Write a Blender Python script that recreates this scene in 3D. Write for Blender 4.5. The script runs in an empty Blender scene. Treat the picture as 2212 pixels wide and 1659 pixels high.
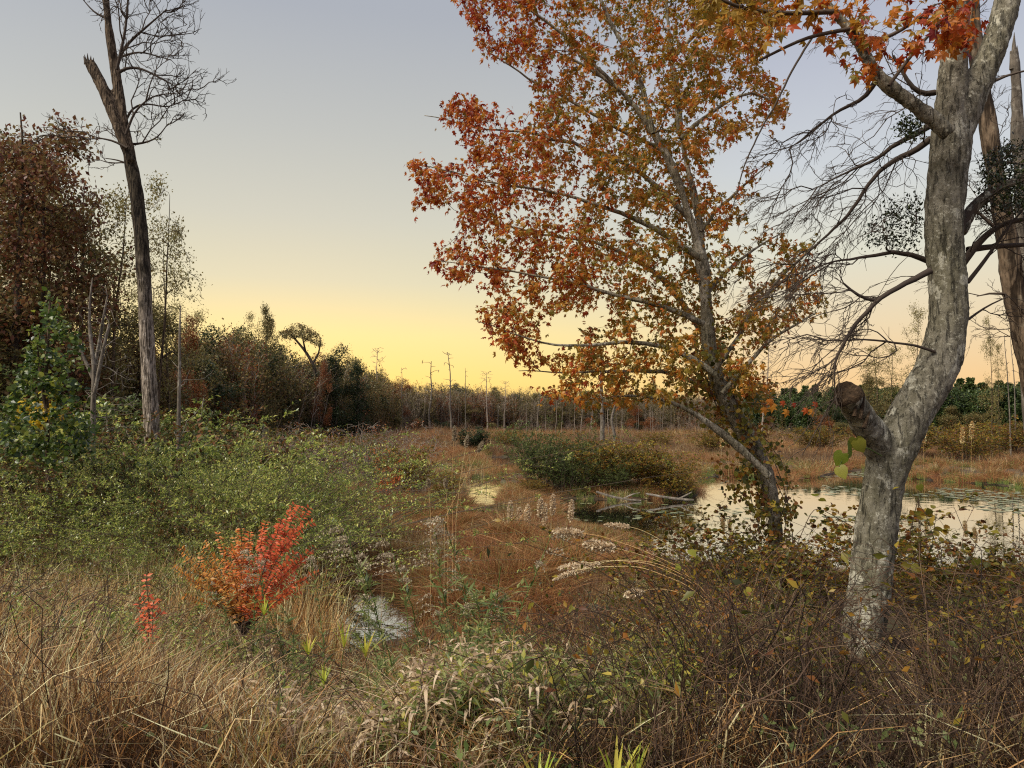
import bpy, math, numpy as np
from mathutils import Vector, Matrix

rng = np.random.default_rng(11)
SC = bpy.context.scene
COL = SC.collection

# ---------------------------------------------------------------- camera
CAM_Z = 3.2
F = 1609.0                      # focal length in units of the photograph drawn 2212 wide
PITCH = math.radians(2.93)
cam_d = bpy.data.cameras.new('camera'); cam = bpy.data.objects.new('camera', cam_d); COL.objects.link(cam)
cam_d.sensor_width = 36.0; cam_d.lens = 36.0 * F / 2212.0
cam_d.clip_start = 0.05; cam_d.clip_end = 4000
cam.location = (0, 0, CAM_Z); cam.rotation_euler = (math.pi / 2 + PITCH, 0, 0)
SC.camera = cam

# ---------------------------------------------------------------- dusk sky
SUN_AZ = math.radians(-17.0)    # the glow stands left of the view axis (+Y)
SUN_EL = math.radians(1.2)


def lin(r, g, b):
    f = lambda c: (c / 255 / 12.92) if c / 255 <= 0.04045 else ((c / 255 + 0.055) / 1.055) ** 2.4
    return (f(r), f(g), f(b), 1.0)


def ramp_fill(node, stops):
    cr = node.color_ramp
    while len(cr.elements) > 1:
        cr.elements.remove(cr.elements[0])
    cr.elements[0].position = stops[0][0]; cr.elements[0].color = stops[0][1]
    for p, c in stops[1:]:
        e = cr.elements.new(p); e.color = c


w = bpy.data.worlds.new('World'); SC.world = w; w.use_nodes = True
nt = w.node_tree; nt.nodes.clear(); L = nt.links.new
out = nt.nodes.new('ShaderNodeOutputWorld'); bg = nt.nodes.new('ShaderNodeBackground'); L(bg.outputs[0], out.inputs[0])
tc = nt.nodes.new('ShaderNodeTexCoord')
nrm = nt.nodes.new('ShaderNodeVectorMath'); nrm.operation = 'NORMALIZE'; L(tc.outputs['Generated'], nrm.inputs[0])
sep = nt.nodes.new('ShaderNodeSeparateXYZ'); L(nrm.outputs[0], sep.inputs[0])
asin = nt.nodes.new('ShaderNodeMath'); asin.operation = 'ARCSINE'; L(sep.outputs['Z'], asin.inputs[0])
el = nt.nodes.new('ShaderNodeMath'); el.operation = 'MULTIPLY'; el.inputs[1].default_value = 1 / (math.pi / 2); L(asin.outputs[0], el.inputs[0])


def skyramp(stops):
    r = nt.nodes.new('ShaderNodeValToRGB'); ramp_fill(r, [(a / 90.0, lin(*c)) for a, c in stops]); r.color_ramp.interpolation = 'LINEAR'
    L(el.outputs[0], r.inputs[0]); return r


r_sun = skyramp([(0, (248, 202, 106)), (3.2, (254, 224, 134)), (6.5, (251, 230, 160)), (10.5, (223, 217, 186)), (15, (208, 207, 192)),
                 (21, (192, 194, 190)), (29, (172, 177, 186)), (45, (158, 168, 190)), (90, (140, 152, 182))])
r_side = skyramp([(0, (238, 190, 130)), (3, (245, 206, 152)), (7, (236, 215, 178)), (12, (222, 220, 202)), (18, (204, 209, 214)),
                  (25, (184, 189, 203)), (31, (171, 176, 193)), (50, (150, 160, 190)), (90, (140, 152, 182))])
r_anti = skyramp([(0, (168, 160, 170)), (7, (196, 180, 184)), (15, (192, 188, 200)), (30, (170, 176, 200)), (50, (150, 160, 190)), (90, (140, 152, 182))])
hz = nt.nodes.new('ShaderNodeVectorMath'); hz.operation = 'MULTIPLY'; hz.inputs[1].default_value = (1, 1, 0); L(nrm.outputs[0], hz.inputs[0])
hn = nt.nodes.new('ShaderNodeVectorMath'); hn.operation = 'NORMALIZE'; L(hz.outputs[0], hn.inputs[0])
dt = nt.nodes.new('ShaderNodeVectorMath'); dt.operation = 'DOT_PRODUCT'; L(hn.outputs[0], dt.inputs[0])
dt.inputs[1].default_value = (math.sin(SUN_AZ), math.cos(SUN_AZ), 0)


def mrange(a, b):
    m = nt.nodes.new('ShaderNodeMapRange'); m.interpolation_type = 'SMOOTHSTEP'
    m.inputs['From Min'].default_value = a; m.inputs['From Max'].default_value = b; L(dt.outputs['Value'], m.inputs['Value']); return m


m1 = mrange(-0.5, 0.55); m2 = mrange(0.78, 1.0)


def mixc(fac, a, b):
    m = nt.nodes.new('ShaderNodeMix'); m.data_type = 'RGBA'; L(fac, m.inputs[0]); L(a, m.inputs[6]); L(b, m.inputs[7]); return m.outputs[2]


c1 = mixc(m1.outputs[0], r_anti.outputs[0], r_side.outputs[0])
c2 = mixc(m2.outputs[0], c1, r_sun.outputs[0])
sky = nt.nodes.new('ShaderNodeTexSky'); sky.sky_type = 'NISHITA'; sky.sun_disc = False
sky.sun_elevation = SUN_EL; sky.sun_rotation = SUN_AZ; sky.air_density = 1.0; sky.dust_density = 1.0
mul = nt.nodes.new('ShaderNodeVectorMath'); mul.operation = 'SCALE'; mul.inputs['Scale'].default_value = 0.015; L(sky.outputs[0], mul.inputs[0])
add = nt.nodes.new('ShaderNodeVectorMath'); add.operation = 'ADD'; L(c2, add.inputs[0]); L(mul.outputs[0], add.inputs[1])
L(add.outputs[0], bg.inputs[0]); bg.inputs[1].default_value = 1.0

# added fill from high left rear, brightening the growth beyond the dusk sky's light
sd = bpy.data.lights.new('sun', 'SUN'); sd.energy = 4.9; sd.angle = math.radians(26); sd.color = (1.0, 0.92, 0.78)
sun = bpy.data.objects.new('sun', sd); COL.objects.link(sun)
sdir = Vector((-0.55, -0.38, 0.85)).normalized()
sun.rotation_euler = sdir.to_track_quat('Z', 'Y').to_euler()

SC.view_settings.view_transform = 'Standard'; SC.view_settings.look = 'None'
SC.view_settings.exposure = 0.0; SC.view_settings.gamma = 1.0
SC.render.engine = 'CYCLES'
SC.cycles.max_bounces = 6; SC.cycles.diffuse_bounces = 3; SC.cycles.transmission_bounces = 4; SC.cycles.glossy_bounces = 2
SC.cycles.use_denoising = False; SC.cycles.filter_width = 1.15; SC.cycles.sample_clamp_indirect = 4

# ---------------------------------------------------------------- geometry tools


def P(u, v, Y):
    """World point seen at (u, v) of the photograph (2212 wide) that lies Y metres ahead."""
    x = (u - 1106.0) / F; yu = -(v - 829.5) / F
    d = np.array([x, math.cos(PITCH) - yu * math.sin(PITCH), math.sin(PITCH) + yu * math.cos(PITCH)])
    return d * (Y / d[1]) + np.array([0, 0, CAM_Z])


def G0(u, v):
    """World XY of the water-level point seen at (u, v)."""
    d = P(u, v, 1.0) - np.array([0, 0, CAM_Z]); return d[:2] * (-CAM_Z / d[2])


def zcap(x, y, us, vs):
    """Highest z at (x, y) that stays under the skyline profile (us, vs)."""
    u = 1106.0 + F * x / np.maximum(y, 0.5)
    v = np.interp(u, us, vs)
    return CAM_Z - (v - 912.0) / F * y


def hsh(i, j, k):
    s = np.sin(i * 12.9898 + j * 78.233 + k * 37.719) * 43758.5453
    return s - np.floor(s)


def vnoise(p):
    p = np.asarray(p, float); f = np.floor(p); t = p - f; t = t * t * (3 - 2 * t)
    r = 0
    for a in (0, 1):
        for b in (0, 1):
            for c in (0, 1):
                wgt = (t[..., 0] if a else 1 - t[..., 0]) * (t[..., 1] if b else 1 - t[..., 1]) * (t[..., 2] if c else 1 - t[..., 2])
                r = r + wgt * hsh(f[..., 0] + a, f[..., 1] + b, f[..., 2] + c)
    return r * 2 - 1


def noise2(x, y, s):
    x = np.asarray(x, float); return vnoise(np.stack([x / s, np.asarray(y, float) / s, np.full_like(x, 3.7 + s)], -1))


def unit(a):
    return a / np.maximum(np.linalg.norm(a, axis=-1, keepdims=True), 1e-9)


def rdir(n):
    return unit(rng.normal(size=(n, 3)))


class MB:
    def __init__(s): s.V = []; s.F = []; s.A = []; s.M = []; s.n = 0

    def add(s, verts, faces, att=0.5, mat=0):
        verts = np.asarray(verts, np.float32).reshape(-1, 3); faces = np.asarray(faces, np.int64)
        if not len(faces): return
        s.V.append(verts); s.F.append(faces + s.n); s.n += len(verts)
        s.A.append(np.broadcast_to(np.asarray(att, np.float32), (len(faces),)))
        s.M.append(np.full(len(faces), mat, np.int32))

    def mesh(s, name, mats, smooth=True):
        me = bpy.data.meshes.new(name)
        V = np.concatenate(s.V) if s.V else np.zeros((0, 3), np.float32)
        me.vertices.add(len(V)); me.vertices.foreach_set('co', V.ravel())
        tot = np.concatenate([np.full(len(f), f.shape[1]) for f in s.F]); loops = np.concatenate([f.ravel() for f in s.F])
        me.loops.add(len(loops)); me.loops.foreach_set('vertex_index', loops.astype(np.int32))
        me.polygons.add(len(tot)); st = np.concatenate([[0], np.cumsum(tot)[:-1]])
        me.polygons.foreach_set('loop_start', st.astype(np.int32))
        me.polygons.foreach_set('use_smooth', np.full(len(tot), smooth))
        me.polygons.foreach_set('material_index', np.concatenate(s.M))
        a = me.attributes.new('v', 'FLOAT', 'FACE'); a.data.foreach_set('value', np.concatenate(s.A).astype(np.float32))
        for m in (mats if isinstance(mats, (list, tuple)) else [mats]): me.materials.append(m)
        me.update(calc_edges=True)
        return me

    def build(s, name, mats, parent=None, smooth=True):
        return link(name, s.mesh(name, mats, smooth), parent)


def link(name, me, parent=None):
    o = bpy.data.objects.new(name, me); COL.objects.link(o)
    if parent is not None:
        o.parent = parent; o.location = -parent.location
    return o


def tag(o, label=None, cat=None, group=None, kind=None):
    if label: o['label'] = label
    if cat: o['category'] = cat
    if group: o['group'] = group
    if kind: o['kind'] = kind
    return o


def thing(name, label, cat, loc=(0, 0, 0), group=None):
    o = bpy.data.objects.new(name, None); COL.objects.link(o); o.location = loc; o.empty_display_size = 0.2
    return tag(o, label, cat, group)


KIDS = {}


def copy_tree(root, loc, rz=0.0, sc=(1, 1, 1), label=None, group=None, tilt=(0, 0)):
    if root.name not in KIDS:
        KIDS[root.name] = [(c, [g for g in bpy.data.objects if g.parent is c]) for c in bpy.data.objects if c.parent is root]
    r = root.copy(); COL.objects.link(r); r.location = loc; r.rotation_euler = (tilt[0], tilt[1], rz); r.scale = sc
    if label: r['label'] = label
    if group: r['group'] = group
    for c, gs in KIDS[root.name]:
        d = c.copy(); COL.objects.link(d); d.parent = r
        for g in gs:
            e = g.copy(); COL.objects.link(e); e.parent = d
    return r


def tubes(mb, C, R, sides=4, att=0.5, mat=0, cap=False):
    """C (N,n,3) centre lines, R (N,n) or (n,) radii."""
    C = np.asarray(C, float)
    if C.ndim == 2: C = C[None]
    N, n, _ = C.shape; R = np.broadcast_to(np.asarray(R, float), (N, n))
    T = np.empty_like(C); T[:, 1:-1] = C[:, 2:] - C[:, :-2]; T[:, 0] = C[:, 1] - C[:, 0]; T[:, -1] = C[:, -1] - C[:, -2]; T = unit(T)
    mt = unit(T.mean(1)); ref = np.where(np.abs(mt[:, 2:3]) > 0.8, np.array([[1.0, 0.13, 0]]), np.array([[0.1, 0.05, 1.0]]))[:, None, :]
    U = unit(np.cross(T, ref)); W = np.cross(T, U)
    a = np.arange(sides) * 2 * math.pi / sides
    V = C[:, :, None] + R[:, :, None, None] * (np.cos(a)[:, None] * U[:, :, None] + np.sin(a)[:, None] * W[:, :, None])
    base = (np.arange(N) * n * sides)[:, None, None] + (np.arange(n - 1) * sides)[None, :, None]
    k = np.arange(sides)[None, None]; k2 = (k + 1) % sides
    fa = np.stack([base + k, base + k2, base + sides + k2, base + sides + k], -1).reshape(-1, 4)
    att_ = np.broadcast_to(np.asarray(att, float).reshape(-1, 1) if np.ndim(att) else att, (N, (n - 1) * sides)).reshape(-1)
    mb.add(V, fa, att_, mat)
    if cap:
        for i in range(N):
            for end in (0, -1):
                ring = V[i, end]; c = C[i, end][None]
                vv = np.concatenate([ring, c]); kk = np.arange(sides)
                f = np.stack([kk, (kk + 1) % sides, np.full(sides, sides)], -1)
                mb.add(vv, f if end == -1 else f[:, ::-1], 0.5, mat)


def tube_chains(mb, chains, sides=4, att=0.5, mat=0):
    by = {}
    for c, r in chains: by.setdefault(len(c), []).append((c, r))
    for n, l in by.items():
        if n < 2: continue
        tubes(mb, np.stack([c for c, _ in l]), np.stack([r for _, r in l]), sides, att, mat)


def stems(Pb, H, az, lean=0.3, curl=0.1, n=5, wob=0.02, pw=1.7, kink=0.0):
    """Centre lines of stems: root points, heights, azimuth of lean, lean, droop."""
    N = len(Pb); H = np.broadcast_to(H, (N,))[:, None]; az = np.broadcast_to(az, (N,)); lean = np.broadcast_to(lean, (N,))[:, None]; curl = np.broadcast_to(curl, (N,))[:, None]
    t = np.linspace(0, 1, n)[None]
    hx = H * lean * t ** pw; z = H * (t - curl * t ** 3)
    C = np.stack([np.cos(az)[:, None] * hx, np.sin(az)[:, None] * hx, z], -1)
    wb = np.cumsum(rng.normal(size=(N, n, 3)) * wob, 1) * H[:, :, None]; wb[:, 0] = 0
    C = C + wb
    if kink:                     # snapped blades: the upper part swings over from the break
        j = rng.integers(1, n - 1, N); hit = rng.uniform(size=N) < kink; d = rdir(N) * [1, 1, .6] + [0, 0, -.35]; d = unit(d)
        for k in range(1, n):
            up = hit & (k > j); seg = H[:, 0] / (n - 1) * (k - j); C[up, k] = C[up, j[up]] + d[up] * seg[up, None]
        C[:, :, 2] = np.maximum(C[:, :, 2], .01)
    return C + np.asarray(Pb)[:, None, :]


def ribbons(mb, C, W, att=0.5, mat=0, taper=0.75, tip=0.12):
    N, n, _ = C.shape; t = np.linspace(0, 1, n)
    prof = tip + (1 - tip) * (1 - t) ** taper
    T = unit(C[:, -1] - C[:, 0]); S = unit(np.cross(T, rdir(N)))
    off = S[:, None, :] * (np.broadcast_to(W, (N,))[:, None] * prof[None])[:, :, None] * 0.5
    V = np.stack([C - off, C + off], 2)
    base = (np.arange(N) * n * 2)[:, None] + (np.arange(n - 1) * 2)[None]
    fa = np.stack([base, base + 1, base + 3, base + 2], -1).reshape(-1, 4)
    att_ = np.broadcast_to(np.asarray(att, float).reshape(-1, 1) if np.ndim(att) else att, (N, n - 1)).reshape(-1)
    mb.add(V, fa, att_, mat)


def leaf_frame(D, Nn):
    D = unit(D); X = unit(np.cross(D, Nn)); Z = np.cross(X, D); return X, D, Z


def leaves(mb, tpl, pos, D, Nn, size, att=0.5, mat=0, narrow=0.0):
    tv, tf = tpl; pos = np.asarray(pos, float); N = len(pos)
    if N == 0: return
    X, Y, Z = leaf_frame(D, Nn)
    s = np.broadcast_to(size, (N,))[:, None, None]
    if narrow: X = X * rng.uniform(1 - narrow, 1.05, (N, 1)); Z = Z * rng.uniform(.4, 3.2, (N, 1))
    V = pos[:, None] + s * (tv[None, :, 0:1] * X[:, None] + tv[None, :, 1:2] * Y[:, None] + tv[None, :, 2:3] * Z[:, None])
    nv = len(tv)
    fa = (tf[None] + (np.arange(N) * nv)[:, None, None]).reshape(-1, tf.shape[1])
    att_ = np.repeat(np.broadcast_to(att, (N,)), len(tf))
    mb.add(V, fa, att_, mat)


def fan(outline, c):
    n = len(outline); V = np.array(list(outline) + [c], float)
    F_ = np.array([[i, (i + 1) % n, n] for i in range(n)]); return V, F_


half = [(-0.02, -0.32, 0.0), (-0.02, 0.0, 0.0), (-0.22, -0.03, -0.05), (-0.45, 0.16, -0.12), (-0.24, 0.27, 0.02), (-0.52, 0.60, -0.10), (-0.20, 0.56, 0.03)]
half = [(a, b * 1.0, c) for a, b, c in half]
MAPLE = fan(half + [(0, 1.0, -0.14)] + [(-a, b, c) for a, b, c in half[::-1]], (0, 0.35, 0.05))
OVAL = (np.array([(0, 0, 0), (0.24, 0.42, 0.07), (0, 1, -0.12), (-0.24, 0.42, 0.07), (0, 0.45, 0)], float), np.array([(0, 1, 4), (1, 2, 4), (2, 3, 4), (3, 0, 4)]))
ROUND = (np.array([(0, 0, 0), (0.34, 0.08, 0.04), (0.46, 0.42, 0.08), (0.26, 0.78, 0.03), (0, 1, -0.1), (-0.26, 0.78, 0.03), (-0.46, 0.42, 0.08), (-0.34, 0.08, 0.04), (0, 0.42, -0.02)], float),
         np.array([(i, (i + 1) % 8, 8) for i in range(8)]))
DIA = (np.array([(0, 0, 0), (0.3, 0.5, 0.05), (0, 1, -0.08), (-0.3, 0.5, 0.05)], float), np.array([(0, 1, 2, 3)]))
NEEDLE = (np.array([(-0.03, 0, 0), (0.03, 0, 0), (0, 1, 0)], float), np.array([(0, 1, 2)]))
LANCE = (np.array([(0, 0, 0), (0.09, 0.35, 0.03), (0, 1, -0.2), (-0.09, 0.35, 0.03)], float), np.array([(0, 1, 2, 3)]))


def sample_line(C, m, t0, t1):
    """m random points on each of the centre lines C; returns points, tangents, parameter and line index."""
    N, n, _ = C.shape; t = rng.uniform(t0, t1, (N, m)) * (n - 1); i = np.minimum(t.astype(int), n - 2); f = (t - i)[..., None]
    r = np.arange(N)[:, None]; a = C[r, i]; b = C[r, i + 1]
    return (a + (b - a) * f).reshape(-1, 3), unit(b - a).reshape(-1, 3), (t / (n - 1)).reshape(-1), np.repeat(np.arange(N), m)


def densify(pts, rad, step):
    pts = np.asarray(pts, float); rad = np.asarray(rad, float)
    d = np.concatenate([[0], np.cumsum(np.linalg.norm(np.diff(pts, axis=0), axis=1))]); n = max(3, int(d[-1] / step) + 1)
    s = np.linspace(0, d[-1], n)
    # Catmull-Rom-like smoothing by cubic resampling
    out = np.stack([np.interp(s, d, pts[:, k]) for k in range(3)], -1); r = np.interp(s, d, rad)
    for _ in range(3):
        out[1:-1] = (out[:-2] + 2 * out[1:-1] + out[2:]) / 4; r[1:-1] = (r[:-2] + 2 * r[1:-1] + r[2:]) / 4
    return out, r


def grow(main, att, step=0.25, tipr=0.004, expo=0.5, bend=0.35, jit=0.05, cap=0.65, sag=0.0, maxr=None):
    """Join every attractor point to the nearest wood, as a tree fills a crown. main: [(points, radii)]. Returns chains of side wood."""
    K = 6; att = np.asarray(att, float)
    n0 = sum(len(p) for p, _ in main); cap_n = n0 + len(att) * (K + 1)
    pos = np.zeros((cap_n, 3)); dr = np.zeros((cap_n, 3)); rad = np.zeros(cap_n); par = np.full(cap_n, -1); n = 0
    for p, r in main:
        k = len(p); pos[n:n + k] = p; T = np.gradient(p, axis=0); dr[n:n + k] = unit(T); rad[n:n + k] = r; n += k
    d0 = np.min(np.linalg.norm(att[:, None] - pos[None, :n:max(1, n // 120)], axis=2), axis=1)
    order = np.argsort(d0); recs = []
    for ai in order:
        a = att[ai]; dv = a - pos[:n]; d = np.sqrt((dv * dv).sum(1)) + 1e-6
        cosv = (dv * dr[:n]).sum(1) / d
        cost = d * (1.5 - 0.6 * cosv)
        i = int(np.argmin(cost)); p0 = pos[i]; dd = d[i]
        k = int(np.clip(round(dd / step), 2, K)); t = (np.arange(1, k + 1) / k)[:, None]
        ctrl = p0 + dr[i] * dd * bend + np.array([0, 0, sag * dd])
        q = (1 - t) ** 2 * p0 + 2 * t * (1 - t) * ctrl + t ** 2 * a
        q[:-1] += rng.normal(size=(k - 1, 3)) * dd * jit
        idx = np.arange(n, n + k); pos[idx] = q; pp = np.concatenate([[i], idx[:-1]]); par[idx] = pp
        dr[idx] = unit(q - pos[pp]); n += k; recs.append((i, idx, ai))
    cnt = np.zeros(n)
    for i, idx, _ in recs: cnt[idx[-1]] += 1
    for j in range(n - 1, n0 - 1, -1): cnt[par[j]] += cnt[j]
    R = np.where(rad[:n] > 0, rad[:n], tipr * np.maximum(cnt, 1) ** expo)
    if maxr: R[n0:] = np.minimum(R[n0:], maxr)
    for i, idx, _ in recs:
        lim = R[i] * cap
        for j in idx: R[j] = min(R[j], lim if lim > tipr else tipr)
    chains = [(np.concatenate([pos[i][None], pos[idx]]), np.concatenate([[R[idx[0]]], R[idx]])) for i, idx, _ in recs]
    for c in chains: c[1][-1] *= 0.5
    return chains


def twiggery(mb, boughs, sp, ln, rad, droop=(0, 0, -.15), spread=.8, bias=(0, 0, 0), sides=3, att=.2, wob=.035):
    """Forking fine wood: each level springs from the one before at an easy angle and bends a little. sp: twigs per metre of each level."""
    cur = [p for p, _ in boughs]; out = []; droop = np.array(droop); bias = np.array(bias)
    for lv in range(len(ln)):
        Ps, Ts, Tp = [], [], []
        for c in (cur if lv == 0 else [cur]):
            if lv == 0:
                c = np.asarray(c)[None]; L0 = np.linalg.norm(np.diff(c[0], axis=0), axis=1).sum(); m = max(1, int(L0 * sp[0]))
            else: m = max(1, int(round(ln[lv - 1] * sp[lv])))
            p, t, tp, _ = sample_line(c, m, .12 if lv == 0 else .15, 1.0); Ps.append(p); Ts.append(t); Tp.append(tp)
        p = np.concatenate(Ps); t = np.concatenate(Ts); tp = np.concatenate(Tp); n = len(p)
        side = unit(np.cross(t, rdir(n))); d = unit(t + side * spread * rng.uniform(.5, 1.3, (n, 1)) + bias)
        L_ = ln[lv] * rng.uniform(.35, 1.15, n) * (1.15 - .55 * tp); k = 7; s = np.linspace(0, 1, k)[None, :, None]
        C = p[:, None] + L_[:, None, None] * (d[:, None] * s + droop * s ** 2) ; w_ = rng.normal(size=(n, 1, 3)) * .12 * L_[:, None, None] * np.sin(s * 3.1); j = np.cumsum(rng.normal(size=(n, k, 3)) * wob, 1) * L_[:, None, None]; j[:, 0] = 0
        C = C + w_ + j; tubes(mb, C, np.linspace(rad[lv], rad[lv] * .45, k), sides if lv else 4, att); cur = C; out.append(C)
    return out


def chain_points(chains, m, t0=0.2, t1=1.0):
    by = {}
    for c, _ in chains: by.setdefault(len(c), []).append(c)
    Ps, Ts = [], []
    for n, l in by.items():
        p, t, _, _ = sample_line(np.stack(l), m, t0, t1); Ps.append(p); Ts.append(t)
    return np.concatenate(Ps), np.concatenate(Ts)


def inpoly(x, y, poly):
    x = np.asarray(x, float); y = np.asarray(y, float); ins = np.zeros(x.shape, bool); n = len(poly)
    for i in range(n):
        x1, y1 = poly[i]; x2, y2 = poly[(i + 1) % n]
        c = ((y1 > y) != (y2 > y)) & (x < (x2 - x1) * (y - y1) / (y2 - y1 + 1e-12) + x1); ins ^= c
    return ins


def sdist(x, y, poly):
    """signed distance to a polygon, positive inside"""
    d = np.full(np.shape(x), 1e9); n = len(poly)
    for i in range(n):
        a = np.array(poly[i]); b = np.array(poly[(i + 1) % n]); ab = b - a
        t = np.clip(((x - a[0]) * ab[0] + (y - a[1]) * ab[1]) / (ab @ ab + 1e-12), 0, 1)
        d = np.minimum(d, np.hypot(x - a[0] - t * ab[0], y - a[1] - t * ab[1]))
    return np.where(inpoly(x, y, poly), d, -d)


def sample_poly(poly, n):
    poly = np.array(poly, float); lo = poly.min(0); hi = poly.max(0); out = []
    tot = 0
    while tot < n:
        q = rng.uniform(lo, hi, (n * 2, 2)); q = q[inpoly(q[:, 0], q[:, 1], poly)]; out.append(q); tot += len(q)
    return np.concatenate(out)[:n]


# ---------------------------------------------------------------- materials
def newmat(name):
    m = bpy.data.materials.new(name); m.use_nodes = True; t = m.node_tree; t.nodes.clear(); return m, t


def N(t, typ, **kw):
    n = t.nodes.new(typ)
    for k, v in kw.items(): setattr(n, k, v)
    return n


def foliage(name, stops, trans=0.35, rough=0.5, noise=2.5, var=0.25, spec=0.35, tint=True, gain=1.3):
    """Leaf or blade surface: the ramp gives each leaf its own colour, a soft noise groups neighbours."""
    m, t = newmat(name); l = t.links.new
    at = N(t, 'ShaderNodeAttribute', attribute_name='v')
    g = N(t, 'ShaderNodeNewGeometry'); nz = N(t, 'ShaderNodeTexNoise'); nz.inputs['Scale'].default_value = noise; nz.inputs['Detail'].default_value = 2
    l(g.outputs['Position'], nz.inputs['Vector'])
    sub = N(t, 'ShaderNodeMath', operation='MULTIPLY_ADD'); l(nz.outputs['Fac'], sub.inputs[0]); sub.inputs[1].default_value = var * 2; sub.inputs[2].default_value = -var
    ad = N(t, 'ShaderNodeMath', operation='ADD'); l(at.outputs['Fac'], ad.inputs[0]); l(sub.outputs[0], ad.inputs[1]); last = ad
    if tint:
        ti = N(t, 'ShaderNodeAttribute', attribute_name='tint', attribute_type='INSTANCER')
        a2 = N(t, 'ShaderNodeMath', operation='ADD'); l(ad.outputs[0], a2.inputs[0]); l(ti.outputs['Fac'], a2.inputs[1]); last = a2
        oi = N(t, 'ShaderNodeObjectInfo'); a3 = N(t, 'ShaderNodeMath', operation='MULTIPLY_ADD'); l(oi.outputs['Random'], a3.inputs[0]); a3.inputs[1].default_value = 0.12
        l(last.outputs[0], a3.inputs[2]); last = a3
    r = N(t, 'ShaderNodeValToRGB'); n = len(stops); ramp_fill(r, [(i / max(1, n - 1), tuple(min(.9, q * gain) for q in lin(*c)[:3]) + (1,)) for i, c in enumerate(stops)]); l(last.outputs[0], r.inputs[0])
    b = N(t, 'ShaderNodeBsdfPrincipled'); l(r.outputs[0], b.inputs['Base Color']); b.inputs['Roughness'].default_value = rough; b.inputs['Specular IOR Level'].default_value = spec
    o = N(t, 'ShaderNodeOutputMaterial')
    if trans > 0:
        tr = N(t, 'ShaderNodeBsdfTranslucent'); l(r.outputs[0], tr.inputs['Color'])
        mx = N(t, 'ShaderNodeMixShader'); mx.inputs[0].default_value = trans; l(b.outputs[0], mx.inputs[1]); l(tr.outputs[0], mx.inputs[2]); l(mx.outputs[0], o.inputs[0])
    else:
        l(b.outputs[0], o.inputs[0])
    return m


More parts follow.
